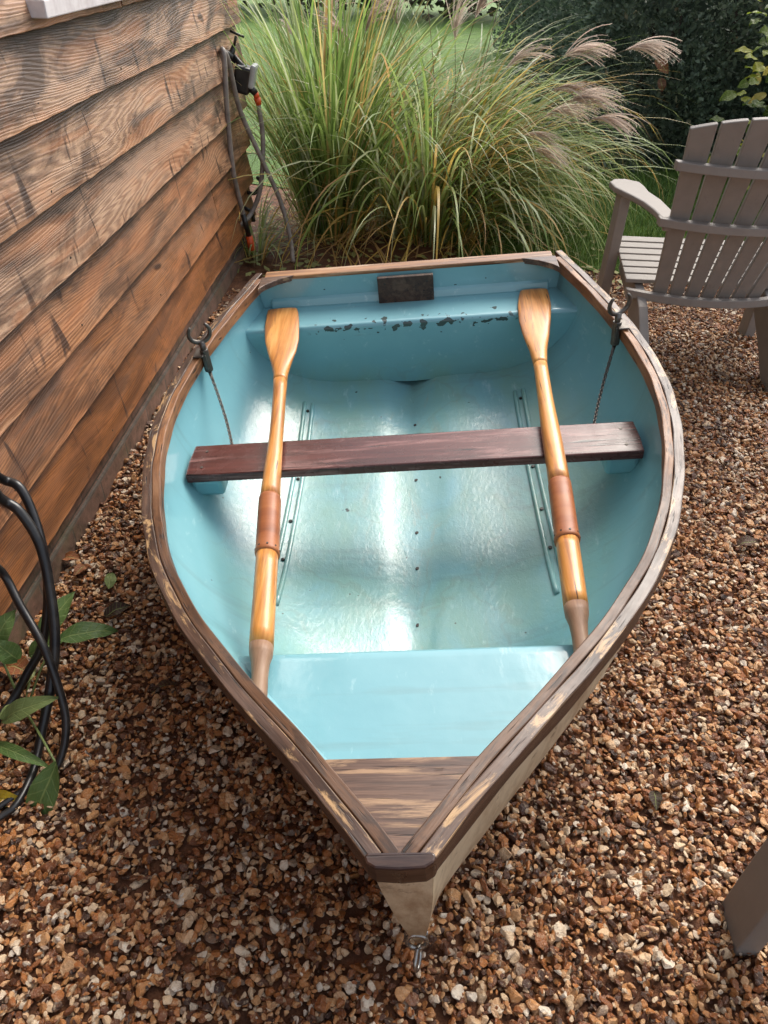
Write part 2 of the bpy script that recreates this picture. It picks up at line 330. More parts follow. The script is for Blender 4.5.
M['stone'] = stone()

# ------------------------------------------------------------------ ground
g = struct(mesh('ground', [(-60, -60, 0), (60, -60, 0), (60, 90, 0), (-60, 90, 0)], [(0, 1, 2, 3)], M['soil']))
def lawn_edge(x): return 4.05-.10*x+.03*math.sin(3*x)
xs = np.linspace(-14, 20, 69); V = []; 
for x in xs: V += [(x, lawn_edge(x) if x > .4 else 5.3+.1*math.sin(4*x)), (x, 60)]
struct(mesh('lawn', [(a, b, .006) for a, b in V], [(2*i, 2*i+2, 2*i+3, 2*i+1) for i in range(len(xs)-1)], M['lawn']))

# gravel: pebble variants instanced over scattered points (uncountable)
def pebble_variants(n=14):
    col = bpy.data.collections.new('pebble shapes')
    for k in range(n):
        bm = bmesh.new(); bmesh.ops.create_icosphere(bm, subdivisions=3, radius=1)
        r = np.random.default_rng(100+k); pl = r.normal(size=(13, 3)); pl /= np.linalg.norm(pl, axis=1)[:, None]; h = r.uniform(.45, .85, 13)
        sc_ = np.array([1, r.uniform(.55, .85), r.uniform(.28, .55)]); ph = r.uniform(0, 6, 3)
        for v in bm.verts:
            p = np.array(v.co)
            for q, hh in zip(pl, h):
                d = p@q
                if d > hh: p = p-q*(d-hh)*1.0
            p = p*(1+.10*math.sin(2.3*p[0]+ph[0])*math.cos(2.1*p[1]+ph[1])); v.co = Vector(p*sc_)
        me = bpy.data.meshes.new('pebble'); bm.to_mesh(me); bm.free(); me.materials.append(M['stone'])
        col.objects.link(bpy.data.objects.new('pebble', me))
    return col
def gravel():
    pts = []
    def scatter(x0, x1, y0, y1, dens, z0, z1):
        n = int((x1-x0)*(y1-y0)*dens); p = np.stack([RNG.uniform(x0, x1, n), RNG.uniform(y0, y1, n), RNG.uniform(z0, z1, n)], 1); pts.append(p)
    scatter(-1.15, 2.6, .15, 4.25, 7500, .001, .012); scatter(-1.1, 2.3, .2, 3.2, 7500, .010, .020)
    scatter(-1.3, 3.6, -1.0, .15, 1800, .001, .010)
    scatter(2.6, 3.6, .15, 3.9, 1500, .001, .010)
    P = np.concatenate(pts)
    edge = np.array([lawn_edge(x) if x > .4 else 3.55 for x in P[:, 0]])
    wallx = -.886+.0384*(P[:, 1]-1.707)+.008
    keep = (P[:, 1] < edge-.03+RNG.normal(0, .02, len(P))) & ((P[:, 0] > wallx) | (P[:, 1] > 4.2))
    thin = (P[:, 0] < .4) & (P[:, 1] > 3.3) & (RNG.random(len(P)) > .35); P = P[keep & ~thin]; n = len(P)
    me = bpy.data.meshes.new('gravel'); me.vertices.add(n); me.vertices.foreach_set('co', P.ravel())
    def att(nm, typ, key, dat): a = me.attributes.new(nm, typ, 'POINT'); a.data.foreach_set(key, dat.ravel())
    e = np.stack([RNG.normal(0, .45, n), RNG.normal(0, .45, n), RNG.uniform(0, 6.28, n)], 1)
    att('turn', 'FLOAT_VECTOR', 'vector', e)
    att('size', 'FLOAT', 'value', np.clip(RNG.lognormal(math.log(.0080), .34, n), .0032, .020))
    att('tone', 'FLOAT', 'value', RNG.random(n)); att('pick', 'INT', 'value', RNG.integers(0, 14, n).astype(np.int32))
    o = link('gravel', me); o['kind'] = 'stuff'; o['label'] = 'wet brown and cream flint gravel covering the yard'
    o['category'] = 'gravel'
    ng = bpy.data.node_groups.new('scatter pebbles', 'GeometryNodeTree')
    ng.interface.new_socket('Geometry', in_out='INPUT', socket_type='NodeSocketGeometry'); ng.interface.new_socket('Geometry', in_out='OUTPUT', socket_type='NodeSocketGeometry')
    N = ng.nodes.new; L = ng.links.new
    gi, go = N('NodeGroupInput'), N('NodeGroupOutput'); ci = N('GeometryNodeCollectionInfo'); ci.inputs[0].default_value = pebble_variants()
    ci.inputs[1].default_value = True; ci.inputs[2].default_value = True
    ip = N('GeometryNodeInstanceOnPoints'); ip.inputs['Pick Instance'].default_value = True
    def na(nm, t): a = N('GeometryNodeInputNamedAttribute'); a.data_type = t; a.inputs[0].default_value = nm; return a.outputs[0]
    L(gi.outputs[0], ip.inputs['Points']); L(ci.outputs[0], ip.inputs['Instance']); L(na('pick', 'INT'), ip.inputs['Instance Index'])
    L(na('turn', 'FLOAT_VECTOR'), ip.inputs['Rotation']); L(na('size', 'FLOAT'), ip.inputs['Scale']); L(ip.outputs[0], go.inputs[0])
    md = o.modifiers.new('scatter', 'NODES'); md.node_group = ng
gravel()

# ------------------------------------------------------------------ shed wall
WP = Vector((-.886, 1.707, 0)); WD = Vector((.03833, .99926, 0)); WN = Vector((.99926, -.03833, 0))
def wl(t, off, z): return WP+WD*t+WN*off+Vector((0, 0, z))
TC = 2.47                                                   # far corner
shed = empty('timber_shed', 'timber shed wall of overlapping waney larch boards above a brick plinth', 'shed', WP)
def rel(o, root):                                            # world-space mesh under a root that only has a location
    o.parent = root; o.matrix_parent_inverse = root.matrix_world.inverted() if False else Matrix.Translation(-root.location); return o
def cladding_mesh():
    V, Fc, U, B = [], [], [], []
    zs = [.163+.1775*i for i in range(12)]
    for bi, z0 in enumerate(zs):
        cuts = {1: [-2.6, 1.72, TC], 3: [-2.6, -.4, TC], 6: [-2.6, .9, TC]}.get(bi, [-2.6, TC])
        for ci in range(len(cuts)-1):
            a, b = cuts[ci]+(.0015 if ci else 0), cuts[ci+1]-(.0015 if ci < len(cuts)-2 else 0)
            n = max(2, int((b-a)/.03)); k0 = len(V); rr = random.random()*50
            prof = [(.0, -.012), (.0, .024), (.003, .0305), (.05, .0235), (.10, .014), (.150, .005), (.192, -.003), (.192, -.016)]
            for i in range(n+1):
                t = a+(b-a)*i/n; wv = .0016*math.sin(t*4+rr)+.0008*math.sin(t*13+rr*2)+.0008*math.sin(t*47+rr)
                for (v, off) in prof:
                    V.append(wl(t, off+.002+(.0012*math.sin(t*5+rr+v*20)), z0+v+(wv if v < .05 else 0))); U.append((t, v+off*.2))
            m_ = len(prof)
            f0 = [(k0+i*m_+j, k0+i*m_+j+1, k0+(i+1)*m_+j+1, k0+(i+1)*m_+j) for i in range(n) for j in range(m_-1)]
            f0 += [tuple(k0+j for j in range(m_))[::-1], tuple(k0+n*m_+j for j in range(m_))]
            Fc += f0; B += [1-(bi/7.5)*1.0+random.uniform(-.08, .08)]*len(f0)
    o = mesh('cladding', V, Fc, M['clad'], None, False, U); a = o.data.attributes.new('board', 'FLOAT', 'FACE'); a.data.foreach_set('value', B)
    return o
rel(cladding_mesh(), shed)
for bi in range(7):
    for t_ in (-.35, .22, .83, 1.42, 2.02, 2.40):
        q = MB(); tt = t_+random.uniform(-.03, .03); zz = .163+.1775*bi+random.uniform(.028, .04); q.tube([wl(tt, .02, zz), wl(tt, .0285, zz)], .0032, 8); rel(q.build('nail', M['galv'], None), shed)
pb = MB()
def wbox(mb, t0, t1, o0, o1, z0, z1, seg=1):
    V = [wl(t, o, z) for t in (t0, t1) for o in (o0, o1) for z in (z0, z1)]
    U = [(t, z+o) for t in (t0, t1) for o in (o0, o1) for z in (z0, z1)]
    mb.add(V, [(0, 1, 3, 2), (4, 6, 7, 5), (0, 4, 5, 1), (2, 3, 7, 6), (0, 2, 6, 4), (1, 5, 7, 3)], U)
wbox(pb, -2.6, TC-.01, -.10, .004, -.02, .078); wbox(pb, -2.6, TC-.01, -.10, -.006, .0785, .175)
rel(pb.build('plinth', M['brick'], None, bevel=.004), shed)
cb = MB(); wbox(cb, -2.6, TC-.012, -1.2, -.014, .18, 2.6)
rel(cb.build('wall_core', M['darkwood'], None), shed)
rf = MB(); wbox(rf, -2.7, TC+.12, -1.4, .05, 2.62, 2.70); rel(rf.build('roof_edge', M['darkwood'], None), shed)
wd_ = MB(); wbox(wd_, .38, 1.55, .004, .034, 1.29, 2.2); wf = rel(wd_.build('window_frame', M['whitepaint'], None, bevel=.003), shed)
ws = MB(); wbox(ws,   .30, 1.60, .004, .068, 1.252, 1.288); rel(ws.build('window_sill', M['whitepaint'], None, bevel=.003), shed)
gm = NT('dark window glass'); gm.set(Base_Color=S(40, 46, 50), Roughness=.05, Specular_IOR_Level=.8)
wg = MB(); wbox(wg, .44, 1.49, .030, .037, 1.35, 2.14); rel(wg.build('window_pane', gm.m, None), shed)

# ------------------------------------------------------------------ boat
BO = Vector((.04275507, .45967619, .45144716)); BA = Vector((.00307999, .99925494, .03847185)); BL = Vector((.99351226, -.00743141, .11348203)); BU = BL.cross(BA)
BM = Matrix(((BL.x, BA.x, BU.x, BO.x), (BL.y, BA.y, BU.y, BO.y), (BL.z, BA.z, BU.z, BO.z), (0, 0, 0, 1)))
LEN = 2.0126
KX = [0, .05, .15, .28, .42, .58, .75, .88, 1.]
KW = [.04259379, .12079728, .29603129, .48335502, .59627687, .65608836, .63895802, .58479903, .51479177]
def spline(xs, ys):
    n = len(xs); xs, ys = np.array(xs), np.array(ys); h = np.diff(xs); A = np.eye(n); b = np.zeros(n)
    for i in range(1, n-1):
        A[i, i-1] = h[i-1]; A[i, i] = 2*(h[i-1]+h[i]); A[i, i+1] = h[i]; b[i] = 3*((ys[i+1]-ys[i])/h[i]-(ys[i]-ys[i-1])/h[i-1])
    c = np.linalg.solve(A, b)
    def f(x):
        i = int(np.clip(np.searchsorted(xs, x)-1, 0, n-2)); dx = x-xs[i]
        return float(ys[i]+((ys[i+1]-ys[i])/h[i]-h[i]*(2*c[i]+c[i+1])/3)*dx+c[i]*dx*dx+(c[i+1]-c[i])/(3*h[i])*dx**3)
    return f
_w = spline(KX, KW)
def halfw(s): return _w(min(max(s, 0), LEN)/LEN)
def rimz(s): k = max(s, 0)/LEN; return .0605*max(0, 1-k/.6)**2+.0253*max(0, (k-.6)/.4)**2
boat = empty('rowing_boat', 'small rowing dinghy with pale blue inside, cream hull and worn wooden gunwales', 'rowing boat', matrix=BM)
lerp = lambda x, xs, ys: float(np.interp(x, xs, ys))
def depth(s, inner): return lerp(s, [0, .1, .3, .6, 1.0, 1.5, 1.8, 2.0], [.46, .465, .465, .46, .45, .43, .40, .375] if not inner else [.33, .37, .385, .39, .385, .37, .335, .32])
def oexps(s): return lerp(s, [0, .06, .15, .5, .9, 2.0], [1.35, 1.5, 2.0, 2.6, 3.0, 3.6]), lerp(s, [0, .06, .15, .5, 2.0], [1.6, 1.8, 2.3, 2.3, 2.3])
def exps(s): return lerp(s, [0, .15, .5, .9, 2.0], [1.25, 1.35, 2.1, 3.0, 3.6]), lerp(s, [0, .15, .5, .9, 2.0], [1.0, 1.05, 1.45, 2.0, 2.3])
def width_at(s, z):                        # half width of the lining at boat height z
    n, m_ = exps(s); d = min(max((rimz(s)-z)/depth(s, True), 0), 1); return (halfw(s)-.026)*(max(0, 1-d**m_))**(1/n)
def shell(inner):
    ins = .026 if inner else .019; s0, s1 = (.05, 1.958) if inner else (.006, 1.985); NS, NP = 64, 44; V, U = [], []
    for i in range(NS+1):
        s = s0+(s1-s0)*(i/NS)**1.3; n, m_ = exps(s) if inner else oexps(s); D = depth(s, inner); W = max(halfw(s)-(ins if inner else lerp(s, [0, .05], [.004, .019])), .012)
        for j in range(-NP, NP+1):
            th = math.pi/2*(1-abs(j)/NP); c, sn = math.cos(th), math.sin(th)
            l = W*c**(2/n)*(1 if j > 0 else -1); z = rimz(s)-.006-(D-.006)*sn**(2/m_)
            if inner:
                k = min(1, max(0, (s-.35)/.4)); fl = max(0, min(1, (-z-.22)/.08))
                z += k*fl*(.014*math.exp(-((abs(l)-.15)/.13)**2) - (.020+.014*min(1, max(0, (s-1.5)/.3)))*math.exp(-(l/.034)**4))
            ss = s+((.11 if inner else .055)*(sn**(2/m_))*max(0, 1-s/.6))
            V.append((l, ss, z)); U.append((ss, l))
    m_ = 2*NP+1; Fc = [(i*m_+j, (i+1)*m_+j, (i+1)*m_+j+1, i*m_+j+1) for i in range(NS) for j in range(m_-1)]
    if not inner: Fc = [f[::-1] for f in Fc]
    Fc.append(tuple(NS*m_+j for j in range(m_)) if inner else tuple(NS*m_+j for j in range(m_))[::-1])
    if not inner: Fc.append(tuple(range(m_)))
    o = mesh('hull_lining' if inner else 'hull', V, Fc, M['blue'] if inner else M['cream'], boat, True, U)
    for p in list(o.data.polygons)[-(1 if inner else 2):]: p.use_smooth = False
    return o
shell(False); shell(True)
# skeg and keel under the hull
kb = MB(); kb.prism([(.16, -.42), (.5, -.415), (1.2, -.425), (1.95, -.34), (1.97, -.455), (1.2, -.475), (.5, -.462), (.2, -.455)], -.014, .014, 'x'); kb.build('keel', M['cream'], boat, bevel=.004)

def strip(name, mat, off0, off1, z0, z1, sg, s0=.022, s1=LEN, jit=.0008, jog=None):   # a bent timber following the rim
    n = 150; sec = []; rr = .0022
    a0, a1 = min(off0, off1), max(off0, off1)
    base = [(a0, z0+rr), (a0+rr, z0), (a1-rr, z0), (a1, z0+rr), (a1, z1-rr), (a1-rr*.35, z1-rr*.35), (a1-rr, z1), (a0+rr, z1), (a0+rr*.35, z1-rr*.35), (a0, z1-rr)]
    V, U = [], []; L = 0; prev = None; ph = random.random()*20
    for i in range(n+1):
        s = s0+(s1-s0)*i/n; e = 1e-3; sc_ = max(s, e); dw = (halfw(min(sc_+e, LEN))-halfw(sc_-e))/(min(sc_+e, LEN)-(sc_-e)); wv = halfw(s) if s > 0 else halfw(0)+dw*s
        nx, ny = 1/math.hypot(1, dw), -dw/math.hypot(1, dw)
        k = 0
        for (o_, z_) in base:
            o2 = o_+jit*math.sin(s*37+ph+z_*90); l = wv - o2*nx; 
            p = (sg*max(wv-o2*nx, .002 if o_ > .02 else .01), s-o2*ny, z_+rimz(s)+jit*.7*math.sin(s*23+ph+o_*200)); V.append(p)
            U.append((s*1.15+ph, k*.012+ph)); k += 1
    m_ = len(base); Fc = [(i*m_+j, i*m_+(j+1) % m_, (i+1)*m_+(j+1) % m_, (i+1)*m_+j) for i in range(n) for j in range(m_)]+[tuple(range(m_)), tuple(range(n*m_, (n+1)*m_))[::-1]]
    mb = MB(); mb.add(V, Fc, U); return mb.build(name, mat, boat, smooth=False)
for sg in (-1, 1):
    strip('gunwale', M['gunwale'], 0, .0226, -.040, 0, sg, s0=.0)
    strip('inwale', M['inwale'],   .0231, .0425, -.036, -.0006, sg, s0=-.022, s1=1.975)
# bow cap
bc = MB(); h0 = rimz(0)
bc.prism([(-.043, .013), (-.047, .008), (-.044, -.001), (-.032, -.008), (0, -.010), (.032, -.008), (.044, -.001), (.047, .008), (.043, .013)], h0-.042, h0+.0015, 'z'); bc.build('bow_cap', M['darkwood'], boat, bevel=.009)
# bow deck
d = MB(); ss = [.012+.146*i/10 for i in range(11)]; V = []
for z in (-.003, -.020):
    for s in ss:
        wv = max(halfw(s)-.046, .004) if s < .12 else halfw(s)-.043; V += [(-wv, s, rimz(s)+z), (wv, s, rimz(s)+z)]
n2 = 22; F_ = [(2*i, 2*i+1, 2*i+3, 2*i+2) for i in range(10)]+[(n2+2*i+2, n2+2*i+3, n2+2*i+1, n2+2*i) for i in range(10)]+[(20, 21, n2+21, n2+20), (1, 0, n2, n2+1)]
F_ += [(2*i+2, 2*i, n2+2*i, n2+2*i+2)[::-1] for i in range(10)]+[(2*i+1, 2*i+3, n2+2*i+3, n2+2*i+1)[::-1] for i in range(10)]
d.add(V, F_); d.build('bow_deck', M['deck'], boat)
# transom capping and knees
t = MB(); zt = rimz(1.99)
t.box((0, 1.986, zt-.0185), (.960, .052, .044)); t.build('transom_capping', M['transomwood'], boat, bevel=.004)
for v in t.V: pass
for sg in (-1, 1):
    k = MB(); k.prism([(sg*.488, 1.964), (sg*.487, 1.87), (sg*.468, 1.90), (sg*.43, 1.935), (sg*.375, 1.964)], zt-.014, zt+.0045, 'z'); k.build('corner_knee', M['deck'], boat, bevel=.002)
# transom ledge belongs to the lining, motor pad
lg = MB(); lg.prism([(1.962, -.045), (1.950, -.055), (1.944, -.075), (1.944, -.12), (1.962, -.12)], -.47, .47, 'x'); lg.build('transom_ledge', M['blue'], boat, bevel=.006)
pd = MB(); pd.box((-.006, 1.939, -.040), (.186, .018, .098)); pad = pd.build('motor_pad', M['pad'], boat, bevel=.003)
def one_tube(name, P, r_, mat, parent, n=10): q = MB(); q.tube(P, r_, n); return q.build(name, mat, parent, smooth=False)
for x in (-.075, .065):
    for z in (-.012, -.07): one_tube('screw', [(x, 1.9305, z), (x, 1.929, z)], .004, M['screw'], pad)
# seats moulded in the lining
def moulding(name, prof, flip=False):
    V, Fc = [], []; NL = 28
    for (s, z) in prof:
        W = width_at(s, z)+.004
        for j in range(NL+1):
            u = -1+2*j/NL; V.append((W*u, s, z))
    m_ = NL+1; Fc = [(i*m_+j, i*m_+j+1, (i+1)*m_+j+1, (i+1)*m_+j) for i in range(len(prof)-1) for j in range(NL)]
    mb = MB(); mb.add(V, Fc); o = mb.build(name, M['blue'], boat, smooth=True); 
    if flip: o.data.flip_normals()
    return o
pr = [(1.955, -.078), (1.90, -.080), (1.85, -.082), (1.815, -.083)]+[(1.813-.014*math.sin(a), -.097+.014*math.cos(a)) for a in (.3, .7, 1.1, 1.5)]+[(1.800, -.12), (1.803, -.17), (1.808, -.23), (1.812, -.27), (1.815, -.30), (1.818, -.32)]
moulding('stern_seat', pr)
moulding('bow_seat', [(.14, -.162), (.2, -.163), (.3, -.164), (.4, -.165), (.50, -.1655), (.517, -.166), (.524, -.170), (.527, -.178), (.528, -.22), (.53, -.28), (.532, -.34), (.534, -.38)])
# thwart with its screws
tw = MB(); tw.prism([(-.588, 1.088), (.588, 1.088), (.592, 1.150), (.590, 1.222), (-.590, 1.222), (-.592, 1.15)], -.152, -.126, 'z'); th = tw.build('thwart', M['thwart'], boat, bevel=.004)
for x in (-.55, .55):
    for s in (1.12, 1.19): one_tube('screw', [(x, s, -.1265), (x, s, -.1245)], .004, M['galv'], th)
for sg in (-1, 1):
    rb = MB(); rb.prism([(sg*.50, 1.10), (sg*.585, 1.10), (sg*.585, 1.21), (sg*.50, 1.21)], -.21, -.1535, 'z'); rb.build('thwart_bracket', M['blue'], boat, bevel=.012)
# runners and keelson fixings on the floor
def floor_z(l, s):
    n, m_ = exps(s); D = depth(s, True); W = halfw(s)-.026; d_ = (max(0, 1-(abs(l)/W)**n))**(1/m_); z = rimz(s)-.006-(D-.006)*d_
    fl = max(0, min(1, (-z-.22)/.08)); return z+fl*(.014*math.exp(-((abs(l)-.15)/.13)**2)-(.020+.014*min(1, max(0, (s-1.5)/.3)))*math.exp(-(l/.034)**4))
for sg in (-1, 1):
    rn = MB()
    for off in (-.013, .013):
        P = [(sg*(.352-.006*(s-1.3))+off, s, floor_z(sg*.352+off, s)+.002) for s in np.linspace(.80, 1.69, 26)]
        rn.tube(P, .0075, 8)
    rno = rn.build('bilge_runner', M['blue'], boat, smooth=True)
    for s in (.98, 1.14, 1.33, 1.655):
        z = floor_z(sg*.352, s); one_tube('screw', [(sg*.352, s, z-.002), (sg*.352, s, z+.004)], .0055, M['screw'], rno, 8)
for s in (.78, .98, 1.12, 1.35, 1.62):
    z = floor_z(0, s); one_tube('keel_screw', [(.004, s, z-.003), (.004, s, z+.003)], .0055, M['screw'], boat, 8)
# rowlock sockets on the rim
def tor(c, R, r, ax1, ax2, n=24, a0=0, a1=2*math.pi): return [Vector(c)+Vector(ax1)*R*math.cos(a0+(a1-a0)*i/n)+Vector(ax2)*R*math.sin(a0+(a1-a0)*i/n) for i in range(n+1)]
for sg in (-1, 1):
    sk = MB(); hw = halfw(1.50); zr = rimz(1.5)
    sk.box((sg*(hw-.036), 1.50, zr+.004), (.030, .054, .006)); sk.box((sg*(hw-.050), 1.50, zr-.020), (.012, .034, .046))
    sk.tube([(sg*(hw-.050), 1.50, zr-.055), (sg*(hw-.050), 1.50, zr+.016)], .0125, 14)
    sk.build('rowlock_socket', M['galv'], boat, bevel=.002)
# shackle on the stem
sh = MB(); c0 = Vector((-.002, .068, -.352))
sh.tube(tor(c0+Vector((0, -.018, .0)), .017, .0042, (0, .25, 1), (1, 0, 0)), .0042, 8, False)
sh.tube(tor(c0+Vector((0, -.034, -.028)), .015, .0038, (0, .5, 1), (.3, 1, 0)), .0038, 8, False)
sh.tube([c0+Vector((-.020, -.010, .012)), c0+Vector((.020, -.010, .012))], .005, 8)
sh.build('bow_shackle', M['chrome'], boat, smooth=True)

# ------------------------------------------------------------------ rowlocks with chains (lift out of their sockets)
def rowlock(sg, label):
    hw = halfw(1.50); zr = rimz(1.5); root = empty('rowlock', label, 'rowlock', group='rowlocks in the gunwale sockets', matrix=BM @ Matrix.Translation((sg*(hw-.050), 1.50, zr+.016)))
    hn = MB(); a0, a1 = math.radians(-245), math.radians(48); c = Vector((0, 0, .052)); ax1 = Vector((.90, .42*sg*0+.3, .10)).normalized(); ax2 = Vector((0, -.12, 1)).normalized()
    P = tor(c, .031, .005, ax1, ax2, 26, math.radians(-228), math.radians(48)); R = [.0035+.0035*max(0,math.sin(math.pi*i/26))**.6 for i in range(27)]
    hn.tube(P, R, 10); hn.build('horn', M['galv'], root, smooth=True)
    st = MB(); st.tube([(0, 0, .024), (0, 0, .004), (0, 0, -.072)], [.010, .0085, .0065], 12); st.build('pin', M['galv'], root, smooth=True)
    ch = MB(); A = Vector((0, 0, -.072)); Bp = Vector((sg*.490, 1.228, -.135)) - Vector((sg*(hw-.050), 1.50, zr+.016))
    n = 32
    pts = [A.lerp(Bp, i/n)+Vector((0, 0, -.022*math.sin(math.pi*i/n)))+Vector((sg*-.006, 0, 0))*math.sin(math.pi*i/n) for i in range(n+1)]
    for i in range(n):
        a, b = pts[i], pts[i+1]; t = (b-a).normalized(); u = t.orthogonal().normalized(); v = t.cross(u); q = u if i % 2 else v; mid = (a+b)/2; l = (b-a).length*.78
        ch.tube([mid+t*l*math.cos(x)+q*.0042*math.sin(x) for x in np.linspace(0, 2*math.pi, 11)], .0017, 5, False)
    ch.tube([A, pts[2], pts[4]], [.006, .0045, .003], 8)
    ch.build('chain', M['galv'], root, smooth=True)
rowlock(-1, 'metal rowlock with chain in the gunwale on the timber wall side')
rowlock(1, 'metal rowlock with chain in the gunwale on the slatted chair side')

# ------------------------------------------------------------------ oars
def oar(label, rows, butt):                # rows: (s, z, centre, half width) from the blade tip to the grip
    root = empty('oar', label, 'oar', group='wooden oars lying in the boat', matrix=BM)
    def part(name, mat, sec, n=20, smooth=True):
        V, U, Fc = [], [], []
        for (s, z, c, a, b) in sec:
            for k in range(n):
                t_ = 2*math.pi*k/n; V.append((c+a*math.copysign(abs(math.cos(t_))**.85, math.cos(t_)), s, z+b*math.copysign(abs(math.sin(t_))**.9, math.sin(t_)))); U.append((s, k/n))
        for i in range(len(sec)-1): Fc += [(i*n+k, i*n+(k+1) % n, (i+1)*n+(k+1) % n, (i+1)*n+k) for k in range(n)]
        Fc += [tuple(range(n))[::-1], tuple(range((len(sec)-1)*n, len(sec)*n))]
        mb = MB(); mb.add(V, Fc, U); return mb.build(name, mat, root, smooth=smooth)
    ys = [r[0] for r in rows]; fc = spline(ys[::-1], [r[1] for r in rows][::-1]); fa = lambda s: lerp(s, ys[::-1], [r[2] for r in rows][::-1])
    top = ys[0]; zl = lambda s: -.0665-.0455*(1.96-s); neck = 1.47
    sec = []
    for s in np.concatenate([[top+.006, top+.004, top], np.linspace(top-.01, neck, 22)]):
        a = fa(min(s, top)); k = 1 if s <= top else (.93 if s < top+.005 else .80)
        b = lerp(s, [1.47, 1.52, 1.60, 1.70, 1.95], [.0185, .0165, .0115, .0075, .0045]); sec.append((s, zl(s), fc(min(s, top)), a*k, b if s <= top else b*.55))
    part('blade', M['oar'], sec)
    sec = [(s, zl(s), fc(s), max(fa(s), .0175), max(fa(s)*.96, .0175)) for s in np.linspace(neck, .955, 16)]; part('shaft', M['oar'], sec)
    sec = [(.958, zl(.958), fc(.958), .0262, .0255)]+[(s, zl(s), fc(s), .0272, .0262) for s in np.linspace(.952, .785, 6)]+[(.778, zl(.778), fc(.778), .0285, .0275), (.770, zl(.770), fc(.77), .0285, .0275), (.766, zl(.766), fc(.766), .0255, .025)]
    col_ = part('leather_collar', M['leather'], sec)
    tk = MB()
    for k in range(9):
        a = k/9*2*math.pi; c = fc(.778); tk.tube([(c+.0280*math.cos(a), .779, zl(.779)+.027*math.sin(a)), (c+.0296*math.cos(a), .779, zl(.779)+.0286*math.sin(a))], .0026, 6)
    tk.build('tack', M['screw'], col_)
    sec = [(s, zl(s), fc(s), .0248, .024) for s in np.linspace(.770, butt+.02, 8)]; part('loom', M['oar'], sec)
    sec = [(butt+.02, zl(butt+.02), fc(butt+.02), .0248, .024), (butt, zl(butt), fc(butt), .0235, .0225), (butt-.02, zl(butt), fc(butt-.02), .0185, .018), (butt-.05, zl(butt-.05), fc(butt-.05), .0160, .0158), (butt-.09, zl(butt-.09), fc(butt-.09), .0165, .0160), (butt-.12, zl(butt-.12), fc(butt-.12), .0150, .0145)]
    part('grip', M['grip'], sec)
oar('golden varnished oar on the timber wall side with a clean rounded blade', [(1.915, -.428, .050), (1.895, -.425, .0535), (1.808, -.416, .0575), (1.711, -.404, .0555), (1.639, -.395, .0455), (1.563, -.388, .030), (1.508, -.383, .0215), (1.378, -.371, .0185), (1.192, -.356, .019), (.973, -.341, .0245), (.770, -.321, .025), (.509, -.297, .0245), (.42, -.288, .02), (.33, -.280, .015)], .495)
oar('oar on the slatted chair side with a worn split-ended blade', [(1.925, .417, .044), (1.909, .415, .0475), (1.823, .406, .0530), (1.728, .396, .0495), (1.639, .389, .040), (1.554, .384, .026), (1.473, .380, .0195), (1.300, .371, .0205), (1.127, .364, .0245), (.973, .358, .0255), (.796, .348, .0245), (.605, .336, .0242), (.5, .330, .02), (.42, .326, .015)], .565)

